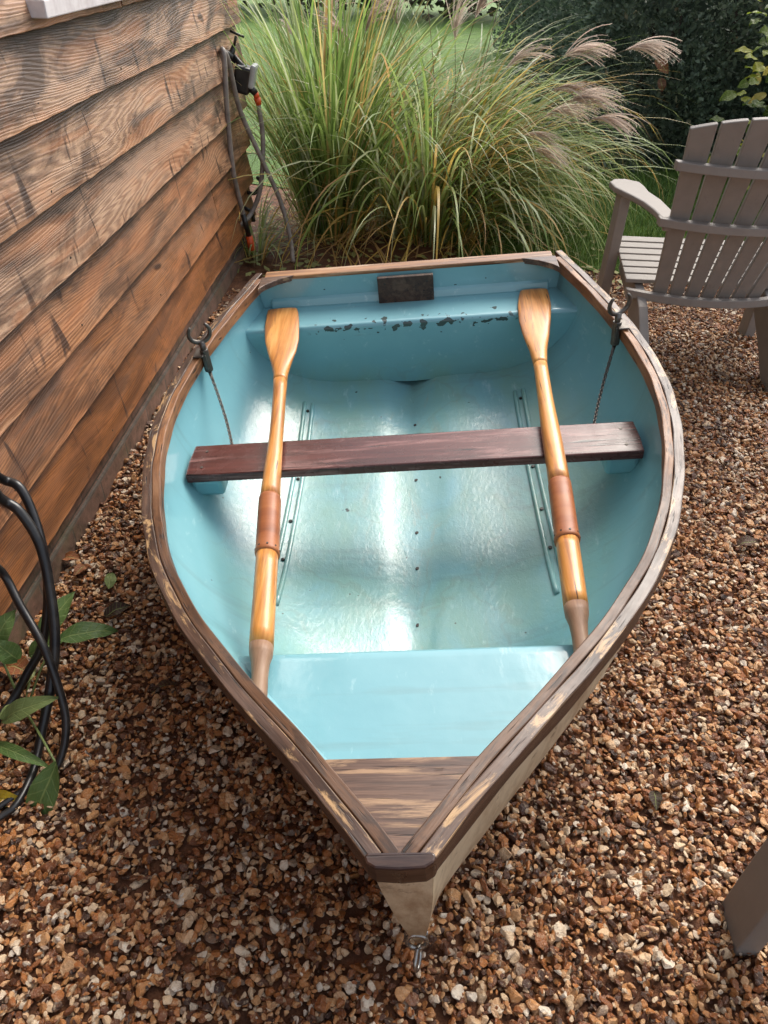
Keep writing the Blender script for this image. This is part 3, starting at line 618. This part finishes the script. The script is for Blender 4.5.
# ------------------------------------------------------------------ chairs
def chair_parts(root):
    T = M['taupe']
    for sg in (-1, 1):
        l = MB(); l.box((sg*.345, 0, .299), (.042, .088, .598)); l.build('front_leg', T, root, bevel=.004)
        s = MB(); s.prism([(.055, .352), (.055, .262), (-.20, .205), (-.36, .10), (-.475, .006), (-.495, -.001), (-.575, -.001), (-.592, .012), (-.590, .055), (-.50, .155), (-.36, .262), (-.26, .300)], sg*.265-.019, sg*.265+.019, 'x'); s.build('rear_leg', T, root, bevel=.005)
        a = MB(); o = sg
        arm = [(.322, .02), (.328, .085), (.365, .125), (.425, .118), (.452, .07), (.445, -.01), (.400, -.12), (.362, -.20), (.345, -.30), (.338, -.395), (.300, -.395), (.292, -.30), (.300, -.16), (.322, -.05)]
        arm = [(((x-.055) if x > .37 else (x-.06 if x < .33 else x-.045))*sg, y) for x, y in arm]; a.prism(arm if sg > 0 else arm[::-1], .598, .622, 'z'); a.build('armrest', T, root, bevel=.006)
        br = MB(); br.prism([(-.385, .596), (-.385, .569), (-.36, .564), (-.33, .596)], sg*.258-.014, sg*.258+.014, 'x'); br.build('arm_bracket', T, root, bevel=.003)
    zs = lambda y: .388+(.04+min(0, 0))*0+(y-.05)*.22
    for i in range(7):
        y = .055-.047*i; q = MB(); c = (0, y, zs(y)); Mx = Matrix.Translation(c) @ Matrix.Rotation(math.radians(12), 4, 'X')
        q.box((0, 0, 0), (.655, .041, .018), Mx)
        so = q.build('seat_slat', T, root, bevel=.003)
    ln = lambda z: -.250-(z-.29)*.35       # plane of the back
    def rail(name, z0, half, back, bow, th, wd):
        P = []; n = 18
        for i in range(n+1):
            x = -half+2*half*i/n; P.append((x, back-bow*(1-(x/half)**2)-wd))
        for i in range(n, -1, -1):
            x = -half+2*half*i/n; P.append((x, back-bow*(1-(x/half)**2)))
        r = MB(); V = [(x, y, z0) for x, y in P]+[(x, y, z0+th) for x, y in P]; m_ = len(P); k = n+1
        Fc = []
        for i in range(n):
            a, b, c, d_ = i, i+1, m_-2-i, m_-1-i
            Fc += [(a, b, c, d_)[::-1], (a+m_, b+m_, c+m_, d_+m_)]
        Fc += [(i, (i+1) % m_, (i+1) % m_+m_, i+m_) for i in range(m_)]
        r.add(V, Fc); r.build(name, T, root, bevel=.003)
    bow = .055
    rail('seat_rail', .270, .325, -.255, .080, .032, .030)
    rail('back_rail', .590, .300, ln(.6)-.004, bow+.02, .030, .040)
    rail('back_rail', .800, .312, ln(.81)-.004, bow+.02, .030, .038)
    for i in range(7):
        u = i-3; q = MB(); V = []; xb, xt = u*.0625, u*.088; wb, wt = .0255, .0385
        ztop = lambda x: .985-.55*x*x
        def y_at(x, z, half): return ln(z)-bow*(1-(x/half)**2)+.002
        N = 6; M_ = 5
        grid = []
        for a in range(N+1):
            f = a/N; row = []
            for b in range(M_+1):
                g_ = b/M_*2-1; xx = (xb+(xt-xb)*f)+g_*(wb+(wt-wb)*f); zt_ = ztop(xt+g_*wt); z = .275+(zt_-.275)*f
                hf = .30+.06*f; row.append((xx, y_at(xx, z, .35), z))
            grid.append(row)
        m_ = M_+1
        for off in (0, .018):
            for row in grid: V += [(x, y+off, z+off*.3) for x, y, z in row]
        K = (N+1)*m_; Fc = []
        for a in range(N):
            for b in range(M_):
                i0 = a*m_+b; Fc += [(i0, i0+1, i0+m_+1, i0+m_), (K+i0+m_, K+i0+m_+1, K+i0+1, K+i0)]
        for a in range(N):
            for b_ in (0, M_): i0 = a*m_+b_; Fc.append((i0, i0+m_, K+i0+m_, K+i0))
        for b in range(M_):
            for a_ in (0, N): i0 = a_*m_+b; Fc.append((i0, i0+1, K+i0+1, K+i0))
        q.add(V, Fc); q.build('back_slat', T, root, bevel=.003)
        pass
ch1 = empty('slatted_chair', 'taupe slatted garden chair seen from behind beside the boat stern', 'garden chair', (1.290, 3.215, 0), math.radians(-1.5), 'taupe slatted garden chairs')
chair_parts(ch1)
def copy_tree(o, parent=None):
    c = o.copy(); COL.objects.link(c); c.parent = parent
    for k in list(o.children): copy_tree(k, c)
    return c
ch2 = copy_tree(ch1); ch2.location = (1.028, .588, 0); ch2.rotation_euler = (0, 0, math.radians(-2))
ch2['label'] = 'second taupe garden chair, only its front leg showing at the right beside the bow'

# ------------------------------------------------------------------ plants
def ribbon_arrays(P, W, side, tint, V, Fc, T):  # P list of points, W widths
    k = len(V)
    for p, w_, s in zip(P, W, side): V.append(p-s*w_); V.append(p+s*w_)
    n = len(P)
    for i in range(n-1): Fc.append((k+2*i, k+2*i+1, k+2*i+3, k+2*i+2))
    T += [tint]*(2*n)
def tinted(name, V, Fc, T, mat, parent, smooth=True):
    me = bpy.data.meshes.new(name); me.from_pydata([tuple(v) for v in V], [], Fc); a = me.attributes.new('tint', 'FLOAT', 'POINT'); a.data.foreach_set('value', T)
    return link(name, me, mat, parent, smooth)
R = random.Random(5)
def blade_path(b, az, lean, L, droop, n=13):
    P = []; p = Vector(b); th = lean
    for i in range(n+1):
        P.append(p.copy()); st = L/n
        p = p+Vector((math.sin(az)*math.sin(th), math.cos(az)*math.sin(th), math.cos(th)))*st
        th += droop*(.25+1.5*i/n)/n
        if p.z < .015: p.z = .015
    return P
def grass_clump(name, label, base, rad, count, azf, Lr, droop, stalks, tintf, cat='ornamental grass', leanr=(.05, .5)):
    root = empty(name, label, cat, base); V, Fc, T = [], [], []
    for _ in range(count):
        r_ = rad*math.sqrt(R.random()); a = R.uniform(0, 6.283); b = Vector((r_*math.sin(a), r_*math.cos(a), 0)); az = azf(a); L = R.uniform(*Lr)
        P = blade_path(b, az, R.uniform(*leanr), L, R.uniform(*droop)); w0 = R.uniform(.003, .0088); n = len(P)
        sd_ = Vector((math.cos(az+R.uniform(-.9, .9)), -math.sin(az), R.uniform(-.3, .3))).normalized()
        ribbon_arrays(P, [w0*(.55+.45*min(1, i/2))*(1-(i/(n-1))**3)+.0003 for i in range(n)], [sd_]*n, tintf(), V, Fc, T)
    for _ in range(count//6):                   # dead straw, short and bent
        r_ = rad*1.5*math.sqrt(R.random()); a = R.uniform(0, 6.283); P = blade_path((r_*math.sin(a), r_*math.cos(a), 0), a, R.uniform(.3, 1.3), R.uniform(.25, .8), R.uniform(-.3, 2.6), 7); w0 = R.uniform(.002, .005)
        k_ = R.randint(2, 5); bend = Vector((R.gauss(0, .05), R.gauss(0, .05), -.03)); P = P[:k_]+[p+bend*(i+1) for i, p in enumerate(P[k_:])]
        ribbon_arrays(P, [w0]*7+[.0004], [Vector((math.cos(a), -math.sin(a), .1)).normalized()]*8, R.uniform(.86, 1), V, Fc, T)
    tinted('blades', V, Fc, T, M['blade'], root)
    for (tip_, lean_b, kind) in stalks:
        b = Vector((R.uniform(-rad, rad)*.5, R.uniform(-rad, rad)*.5, 0)); tip = Vector(tip_)-Vector(base)
        mid = b.lerp(tip, .55)+Vector((0, 0, .16*(tip-b).length if kind else .05)); P = smoothpath([b, b.lerp(mid, .5)+Vector((0, 0, .07)), mid, tip], 5)
        mb = MB(); mb.tube(P, [.0032-.0018*i/len(P) for i in range(len(P))], 5)
        so = mb.build('stem', M['stalk'], root, smooth=True); aa = so.data.attributes.new('tint', 'FLOAT', 'POINT'); aa.data.foreach_set('value', [R.random()]*len(so.data.vertices))
        if kind:
            V2, F2, T2 = [], [], []; d0 = (P[-1]-P[-3]).normalized(); tn = R.random()
            for k in range(kind):
                q = tip - d0*R.uniform(0, .05); v = (d0*R.uniform(.9, 1.5)+Vector((R.gauss(.1, .2), R.gauss(0, .25), R.gauss(.05, .18)))).normalized(); L = R.uniform(.14, .25); PP = [q.copy()]
                for i in range(8): q = q+v*L/8; v = (v+Vector((.05, -.02, -.13))).normalized(); PP.append(q.copy())
                sv = Vector((R.gauss(0, 1), R.gauss(0, 1), R.gauss(0, 1))).normalized()
                ribbon_arrays(PP, [.0016+.0014*math.sin(i*2.7)**2 for i in range(9)], [sv]*9, min(1, max(0, tn+R.gauss(0, .2))), V2, F2, T2)
                for i in range(1, 9):                        # spikelets along each strand
                    for _ in range(2):
                        c = PP[i]; dv = Vector((R.gauss(0, 1), R.gauss(0, 1), R.gauss(-.3, .6))).normalized()*.011
                        ribbon_arrays([c, c+dv], [.0012, .0006], [sv, sv], R.random(), V2, F2, T2)
            tinted('plume', V2, F2, T2, M['plume'], root)
    return root
def t_main():
    x = R.random()
    return R.uniform(.15, .5) if x < .42 else (R.uniform(.5, .76) if x < .76 else R.uniform(.78, 1))
def t_green(): return R.uniform(.05, .55) if R.random() < .74 else R.uniform(.6, 1)
sp = lambda x, y, Y: tuple(atY(x, y, Y))
grass_clump('grass_clump', 'tall upright clump of green ornamental grass by the shed corner', (-.36, 4.45, 0), .19, 880, lambda a: a if R.random() < .4 else R.gauss(.5, 1.5), (.75, 1.6), (.1, 2.2),
    [(sp(275, 12, 4.6), 0, 0), (sp(300, -30, 4.6), 0, 26), (sp(368, 22, 4.5), 0, 34), (sp(330, 10, 4.9), 0, 26), (sp(290, 30, 5.0), 0, 22), (sp(410, -10, 4.8), 0, 26), (sp(250, -20, 4.7), 0, 0)], t_green, leanr=(.02, .40))
grass_clump('grass_clump', 'wide arching clump of striped and yellowing ornamental grass behind the transom', (.22, 4.55, 0), .32, 1500, lambda a: R.gauss(1.35, .9) if R.random() < .8 else a, (.8, 1.55), (1.2, 3.4),
    [(sp(635, 47, 4.3), 0, 46), (sp(572, 52, 4.3), 0, 44), (sp(578, 98, 4.1), 0, 50), (sp(553, 112, 4.2), 0, 46), (sp(528, 135, 4.2), 0, 46), (sp(512, 62, 4.6), 0, 30), (sp(478, 8, 4.5), 0, 40), (sp(455, 30, 4.7), 0, 36), (sp(540, 150, 4.0), 0, 46), (sp(502, -8, 4.9), 0, 30), (sp(425, -20, 4.8), 0, 30), (sp(600, 118, 4.0), 0, 44), (sp(395, 18, 4.7), 0, 36), (sp(345, 35, 4.6), 0, 30), (sp(560, 88, 4.2), 0, 40)], t_main, leanr=(.1, .85))
grass_clump('grass_tuft', 'small tuft of pale strap leaves at the foot of the shed corner', (-.74, 4.02, 0), .07, 60, lambda a: a, (.2, .42), (1.0, 2.6), [], lambda: R.uniform(.3, .75), 'grass tuft', leanr=(.2, .9))

# lawn blades and leaf litter near the camera side of the lawn
V, Fc, T = [], [], []
for _ in range(34000):
    x = R.uniform(.35, 2.6); y0 = lawn_edge(x); y = y0+abs(R.gauss(0, 1))*1.3
    if y > 7.5: continue
    h = R.uniform(.02, .055); a = R.uniform(0, 6.28); l = Vector((math.cos(a), math.sin(a), 0)); b = Vector((x, y, .004)); s_ = Vector((-l.y, l.x, 0)); w_ = .0018+.0004*(y-4)
    k = len(V); V += [b-s_*w_, b+s_*w_, b+l*h*.5+Vector((0, 0, h))]; Fc.append((k, k+1, k+2)); T += [R.random()**1.3]*3
tg = tinted('lawn_grass', V, Fc, T, M['turf'], None, False); tg['kind'] = 'stuff'; tg['label'] = 'short mown lawn grass beyond the gravel'; tg['category'] = 'grass'

# conifer hedge (runs away on the left, returns to the right) and far shrubs
def leafmass(name, n, sampler, size, mat, parent, droop=.3, elong=2.2, fan=3):
    V, Fc, T = [], [], []
    for _ in range(n):
        p, nn = sampler(); base = Vector(nn)+Vector((R.gauss(0, .45), R.gauss(0, .45), R.gauss(.2-droop, .45))); base.normalize(); tn = min(1, max(0, R.gauss(.42, .22)))
        for k in range(fan):
            d_ = (base+Vector((R.gauss(0, .35), R.gauss(0, .35), R.gauss(0, .35)))).normalized(); s_ = d_.cross(Vector((R.gauss(0, 1), R.gauss(0, 1), R.gauss(0, 1)))).normalized(); L = size*R.uniform(.6, 1.4); w_ = L/elong/2
            q = Vector(p); i = len(V); V += [q, q+d_*L*.45+s_*w_, q+d_*L, q+d_*L*.5-s_*w_]; Fc.append((i, i+1, i+2, i+3)); T += [tn]*4
    return tinted(name, V, Fc, T, mat, parent, False)
hroot = empty('conifer_hedge', 'tall dark green conifer hedge behind the garden chair', 'hedge', (1.5, 5.9, 0))
def lumps(a, b): return .10*math.sin(a*5.1+1)*math.cos(b*4.3)+.06*math.sin(a*11+b*7)+.10*math.sin(a*2.1+b*1.7)
def hs():
    if R.random() < .55:                       # the near end face, y about 5.9
        x, z = R.uniform(1.35, 5.2), R.uniform(.02, 1.7); y = 5.85-lumps(x, z)+.18*math.exp(-((x-1.4)/.3)**2)+R.uniform(0, .30); return (x, y, z), (-.1, -1, .15)
    if R.random() < .85:
        y, z = 5.9+7*R.random()**1.6, R.uniform(.02, 1.7); x = 1.38+lumps(y, z)*-1+.02*(y-6)+R.uniform(0, .2); return (x, y, z), (-1, -.35, .15)
    return (R.uniform(1.4, 5.2), R.uniform(5.9, 9), 1.66+R.uniform(0, .12)), (0, 0, 1)
leafmass('foliage', 46000, hs, .042, M['conifer'], hroot).matrix_parent_inverse = Matrix.Translation(-hroot.location)
hc = MB(); hc.box((3.75, 9.95, .78), (3.5, 6.9, 1.56)); h_ = hc.build('inner_branches', M['core'], hroot); h_.matrix_parent_inverse = Matrix.Translation(-hroot.location)
for i in range(9):
    tm = MB(); x, y = (2.0+.42*i, 6.45) if i < 6 else (1.95, 6.9+1.3*(i-6)); tm.tube([(x, y, 0), (x+.02, y, .5), (x-.01, y+.02, 1.4)], [.045, .035, .02], 8)
    tt = tm.build('trunk', M['bark'], hroot, smooth=True); tt.matrix_parent_inverse = Matrix.Translation(-hroot.location)
for i, (x, y, w_, h) in enumerate([(-7, 17.5, 2.6, 2.8), (-3.6, 17, 2.2, 2.3), (-1.2, 18, 2.2, 2.9), (.9, 17.2, 1.8, 2.4), (2.9, 18, 2, 3)]):
    lab = ['brownish bush far across the lawn, behind the shed corner', 'low bush far across the lawn behind the upright grass', 'bush far across the lawn above the upright grass clump', 'bush far across the lawn behind the arching grass', 'bush far across the lawn beside the end of the conifer hedge'][i]
    br = empty('far_bush', lab, 'bush', (x, y, 0), group='bushes across the lawn')
    def fs():
        a = R.uniform(0, 6.28); e = R.uniform(0, 1.5); rr = R.uniform(.75, 1.0); return (w_*math.cos(a)*math.cos(e)*rr, w_*.6*math.sin(a)*math.cos(e)*rr, .1+h*(math.sin(e)*rr if e > .3 else R.random()*.4)), (math.cos(a), math.sin(a), .5)
    leafmass('foliage', 2600, fs, .16, M['farleaf'], br, fan=2, elong=1.6)
    tm = MB(); tm.tube([(0, 0, 0), (.05, 0, h*.8)], [.09, .04], 8); tm.build('trunk', M['bark'], br, smooth=True)

# single leaves
def leaf(P0, P1, width, nrm, tint, bend=.15, fold=.12, name='leaf', mat=None, parent=None, pointy=1.0):
    P0, P1 = Vector(P0), Vector(P1); ax = P1-P0; L = ax.length; ax.normalize(); nrm = Vector(nrm); sd_ = ax.cross(nrm).normalized(); nn = sd_.cross(ax); V, Fc, U = [], [], []; n = 9; ph = R.random()*6
    for i in range(n+1):
        f = i/n; w_ = width/2*max(0, math.sin(math.pi*min(1, f*.97+.02)**.8))**.8; c = P0+ax*L*f+nn*bend*L*math.sin(math.pi*f)
        for j in (-2, -1, 0, 1, 2): V.append(c+sd_*w_*j/2+nn*(abs(j)/2*fold*width+.06*width*math.sin(f*12+j+ph))); U.append((f, j/2))
    Fc = [(i*5+j, i*5+j+1, (i+1)*5+j+1, (i+1)*5+j) for i in range(n) for j in range(4)]
    return V, Fc, U, tint
def leaf_obj(name, leaves, mat, parent):
    V, Fc, U, T = [], [], [], []
    for (v, f, u, t_) in leaves:
        k = len(V); V += v; Fc += [tuple(i+k for i in q) for q in f]; U += u; T += [t_]*len(v)
    o = mesh(name, V, Fc, mat, parent, True, U); a = o.data.attributes.new('tint', 'FLOAT', 'POINT'); a.data.foreach_set('value', T); return o
shr = empty('leafy_shrub', 'shrub with round yellow green leaves behind the chair back', 'shrub', (2.32, 4.85, 0))
lv = []
for _ in range(420):
    a = R.uniform(0, 6.28); z = R.uniform(.25, 1.9); rr = .40*math.sqrt(R.random()); p = Vector((rr*math.cos(a), rr*math.sin(a), z)); d_ = Vector((math.cos(a), math.sin(a)-.4, R.uniform(-.6, .3))).normalized()
    lv.append(leaf(p, p+d_*R.uniform(.06, .11), R.uniform(.05, .085), (R.gauss(0, .4), -.5+R.gauss(0, .4), 1), R.random(), .1, .08))
leaf_obj('foliage', lv, M['shrubleaf'], shr)
sm = MB()
for _ in range(8):
    a = R.uniform(0, 6.28); sm.tube(smoothpath([(0, 0, 0), (.1*math.cos(a), .1*math.sin(a), .7), (.3*math.cos(a), .3*math.sin(a), 1.6)], 4), [.012-.0009*i for i in range(9)], 6)
sm.build('stem', M['bark'], shr, smooth=True)

wb = Vector((-.835, 1.10, 0)); weed = empty('broadleaf_weed', 'green broad-leaved weed growing at the foot of the plinth through the black hose', 'weed', wb)
def px_leaf(a, b, w_, nrm, tint, **k):
    A, B_ = atY(*a), atY(*b); v = leaf(A, B_, w_, nrm, tint, **k); o = leaf_obj('leaf', [v], M['weedleaf'], weed); o.matrix_parent_inverse = Matrix.Translation(-wb); return o
px_leaf((58, 640, 1.16), (118, 632, 1.21), .052, (0, -.3, 1), .25)
px_leaf((42, 640, 1.20), (75, 592, 1.30), .055, (.2, -.5, 1), .45)
px_leaf((30, 655, 1.16), (66, 640, 1.18), .05, (.2, -.5, 1), .5)
px_leaf((-12, 655, 1.10), (16, 610, 1.17), .06, (.3, -.5, 1), .55)
px_leaf((18, 660, 1.10), (-8, 640, 1.1), .05, (.2, -.5, 1), .4)
px_leaf((2, 720, .97), (60, 697, .99), .045, (0, -.6, 1), .72)
px_leaf((-5, 744, .92), (52, 768, .86), .028, (0, -.4, 1), .35)
px_leaf((57, 762, .845), (30, 836, .765), .060, (.2, -.5, 1), .35, bend=.06)
px_leaf((-10, 798, .81), (25, 800, .80), .035, (0, -.6, 1), 1.0)
px_leaf((35, 668, 1.12), (20, 690, 1.07), .03, (0, -.6, 1), .9)
st = MB()
for a, b in (((30, 700, 1.05), (60, 640, 1.16)), ((25, 705, 1.04), (46, 636, 1.2)), ((18, 705, 1.04), (-2, 720, .97)), ((26, 712, 1.02), (55, 762, .86)), ((20, 700, 1.05), (-2, 650, 1.1))):
    A, B_ = atY(*a), atY(*b); A.z = max(A.z, .005); st.tube(smoothpath([A, A.lerp(B_, .5)+Vector((0, 0, .02)), B_], 4), .0028, 6)
so = st.build('stem', M['weedleaf'], weed, smooth=True); so.matrix_parent_inverse = Matrix.Translation(-wb)
aa = so.data.attributes.new('tint', 'FLOAT', 'POINT'); aa.data.foreach_set('value', [.75]*len(so.data.vertices))

# ------------------------------------------------------------------ black hose coil hanging on the wall
hz = MB()
def pth(L): return [atY(*p) for p in L]
A1 = pth([(0, 498, 1.26), (20, 512, 1.26), (40, 545, 1.23), (50, 590, 1.17), (55, 640, 1.09), (50, 690, 1.01), (42, 730, .95), (35, 770, .87), (22, 812, .79), (8, 838, .755)])
A2 = pth([(0, 478, 1.32), (20, 488, 1.32), (35, 520, 1.28), (45, 560, 1.22), (48, 600, 1.17), (42, 645, 1.12), (28, 672, 1.085), (10, 705, 1.03)])
A3 = pth([(0, 570, 1.16), (20, 605, 1.12), (45, 650, 1.05), (62, 700, .99), (66, 730, .94), (60, 760, .885), (48, 782, .855)])
hook = wl(-.72, .035, .62)
A1 = [hook+Vector((0, .02, .02)), (A1[0]+hook)/2+Vector((.02, .06, .05))]+A1+[A1[-1]+Vector((-.10, -.12, 0))]
A2 = [hook+Vector((0, .03, .0)), (A2[0]+hook)/2+Vector((.015, .06, .06))]+A2+[A2[-1]+Vector((-.03, -.12, 0))]
A3 = [hook+Vector((.02, -.03, 0)), (A3[0]+hook)/2+Vector((.03, .0, -.02))]+A3+[A3[-1]+Vector((-.09, -.10, 0))]
for P, r_, re in ((A1, .0115, .006), (A2, .0105, .0095), (A3, .009, .007)):
    P = smoothpath([Vector((p.x, p.y, max(p.z, r_+.010))) for p in P], 7); hz.tube(P, [r_ if i < len(P)*.55 else r_+(re-r_)*(i/len(P)-.55)/.45 for i in range(len(P))], 12)
tag(hz.build('black_hose', M['black'], None, smooth=True), 'black rubber hose hanging in loops from the timber wall onto the gravel', 'hose')
hk = MB(); hb = wl(-.72, 0, .60); hk.tube(smoothpath([wl(-.72, .005, .60), wl(-.72, .05, .595), wl(-.72, .075, .63), wl(-.72, .07, .66)], 5), .006, 8); tag(hk.build('wall_hook', M['galv'], None, smooth=True), 'metal hook on the timber wall holding the black hose', 'hook')

# ------------------------------------------------------------------ tap, timer and grey hoses at the far corner
YT = 3.95
tp = empty('garden_tap', 'black garden tap with T handle on the far corner of the timber wall', 'tap', atY(232, 75, YT))
def rm(o, root): o.matrix_parent_inverse = Matrix.Translation(-root.location); return o
def pt(x, y, Y=YT): return atY(x, y, Y)
b = MB(); b.tube([pt(221, 52, 3.86), pt(231, 56), pt(236, 62)], [.016, .016, .014], 10); b.tube([pt(229, 62), pt(234, 46)], [.016, .011], 10); b.tube([pt(233, 56), pt(242, 66), pt(246, 74)], .013, 10); rm(b.build('body', M['black'], tp, smooth=True), tp)
b = MB(); b.tube([pt(234, 46), pt(236, 36)], .006, 8); b.tube([pt(230, 31), pt(244, 37)], .0055, 8); rm(b.build('handle', M['black'], tp, smooth=True), tp)
b = MB(); b.box(pt(243, 78)-Vector((0, 0, 0)), (.075, .085, .10), None); tm = empty('tap_timer', 'black and clear plastic watering timer screwed under the garden tap', 'tap timer', pt(245, 80))
b = MB(); Mx = Matrix.Translation(pt(243, 79)) @ Matrix.Rotation(math.radians(14), 4, 'Y'); b.box((0, 0, 0), (.078, .085, .115), Mx); rm(b.build('case', M['black'], tm, bevel=.012), tm)
b = MB(); Mx2 = Matrix.Translation(pt(253, 76)) @ Matrix.Rotation(math.radians(14), 4, 'Y'); b.box((0, 0, 0), (.026, .088, .10), Mx2); rm(b.build('cover', M['clear'], tm, bevel=.01), tm)
b = MB(); b.tube([pt(249, 86), pt(256, 94)], [.020, .015], 12); rm(b.build('outlet', M['black'], tm, smooth=True), tm)
b = MB(); b.tube([pt(255, 92), pt(257, 98)], .014, 12); b.tube([pt(257, 98), pt(259, 105)], [.017, .013], 12); rm(b.build('connector', M['orange'], tm, smooth=True), tm)
def hose(name, label, px, r_=.0115, mat='hosegrey', lift=0):
    P = [atY(*p) for p in px]; P = [Vector((p.x, p.y, max(p.z, r_+.01))) for p in P]; b = MB(); b.tube(smoothpath(P, 8), r_, 10); root = empty(name, label, 'hose', P[0]); rm(b.build('tube', M[mat], root, smooth=True), root); return root
hose('garden_hose', 'grey hose curling from the timer outlet back to the wall foot', [(258, 103, 3.95), (262, 128, 3.95), (263, 155, 3.94), (260, 190, 3.93), (252, 212, 3.92), (243, 223, 3.86), (233, 230, 3.8), (222, 244, 3.75)])
hb_ = hose('garden_hose', 'grey hose hanging straight down the timber corner to the orange connector', [(220, 66, 3.78), (221, 52, 3.76), (224, 56, 3.72), (227, 110, 3.72), (233, 170, 3.74), (241, 205, 3.80), (246, 228, 3.84)])
b = MB(); b.tube([atY(243, 214, 3.81), atY(249, 236, 3.84)], .013, 12); rm(b.build('end_fitting', M['black'], hb_, smooth=True), hb_)
b = MB(); b.tube([atY(249, 236, 3.84), atY(252, 250, 3.84)], .018, 12); rm(b.build('connector', M['orange'], hb_, smooth=True), hb_)
hose('garden_hose', 'long grey hose sweeping from the tap down into the grass', [(222, 50, 3.78), (228, 60, 3.80), (240, 110, 3.88), (262, 160, 3.92), (280, 200, 3.92), (290, 236, 3.86), (293, 262, 3.75)])
b = MB(); b.tube([wl(2.25, .012, .27), wl(2.25, .06, .25), wl(2.25, .065, .20)], .011, 8); tag(b.build('pipe_bracket', M['black'], None, smooth=True), 'lower black pipe bracket on the timber wall nearer the boat', 'bracket')
b = MB(); b.tube(smoothpath([wl(2.40, .01, .30), wl(2.40, .05, .30), wl(2.42, .085, .34), wl(2.44, .06, .37)], 5), .010, 8); tag(b.build('pipe_bracket', M['black'], None, smooth=True), 'upper black hooked pipe bracket at the far corner of the timber wall', 'bracket')

# ------------------------------------------------------------------ fallen leaves and twigs
where = [((222, 530), 'pale wet leaf on gravel between the boat and the black hose', .8), ((230, 668), None, .3), ((700, 350), None, .2), ((115, 600), None, .3), ((755, 870), None, .1), ((663, 820), None, .15), ((545, 800), None, .25), ((735, 235), None, .6)]
spots = [((110, 582), .028, .75, 'pale greenish leaf lying on gravel near the plinth'), ((118, 612), .034, .05, 'dark curled leaf lying on gravel past the weed'), ((72, 560), .03, .95, 'orange leaf at the foot of the plinth beside the black hose'), ((80, 572), .026, .8, 'tan curled leaf beside the orange leaf by the plinth'), ((655, 802), .024, .02, 'dark withered leaf on gravel to the right of the bow'), ((748, 545), .035, .25, 'brown leaf on gravel at the right edge below the chair'), ((720, 268+110), .035, .3, 'reddish brown leaf on gravel just below the slatted chair'), ((20, 672), .05, .9, 'orange brown leaf under the weed by the black hose'), ((165, 690), .03, .2, 'small brown leaf on gravel beside the boat on the wall side')]
for (px, sz, tn, lab) in spots:
    p = at(*px, .026); a = R.uniform(0, 6.28); o = leaf_obj('fallen_leaf', [leaf(Vector((-sz*math.cos(a), -sz*math.sin(a), 0)), Vector((sz*math.cos(a), sz*math.sin(a), .004)), sz*1.1, (R.gauss(0, .3), R.gauss(0, .3), 1), tn, .16, .2)], M['deadleaf'] if tn != .75 else M['weedleaf'], None)
    o.location = p; tag(o, lab, 'leaf', 'fallen leaves on the gravel')
rl = leaf_obj('red_leaf', [leaf(atY(655, 60, 5.6), atY(668, 74, 5.58), .07, (.3, -1, .2), .75, .15, .1), leaf(atY(660, 78, 5.6), atY(662, 92, 5.58), .06, (.1, -1, .2), .6, .15, .1)], M['deadleaf'], None)
tag(rl, 'reddish dead leaf caught on the front of the conifer hedge', 'leaf')
V, Fc, T = [], [], []
for _ in range(900):                          # leaf litter at the foot of the grasses
    x = R.uniform(-.85, 1.2); y = R.uniform(3.6, 5.2); a = R.uniform(0, 6.28); l = Vector((math.cos(a), math.sin(a), R.uniform(-.1, .3)))*R.uniform(.012, .035); s_ = Vector((-l.y, l.x, R.uniform(-.01, .01)))*.5; p = Vector((x, y, R.uniform(.008, .03)))
    k = len(V); V += [p-l, p+s_, p+l, p-s_]; Fc.append((k, k+1, k+2, k+3)); T += [R.random()]*4
ll = tinted('leaf_litter', V, Fc, T, M['deadleaf'], None, False); ll['kind'] = 'stuff'; ll['label'] = 'dry leaf litter under the ornamental grasses'; ll['category'] = 'leaf litter'
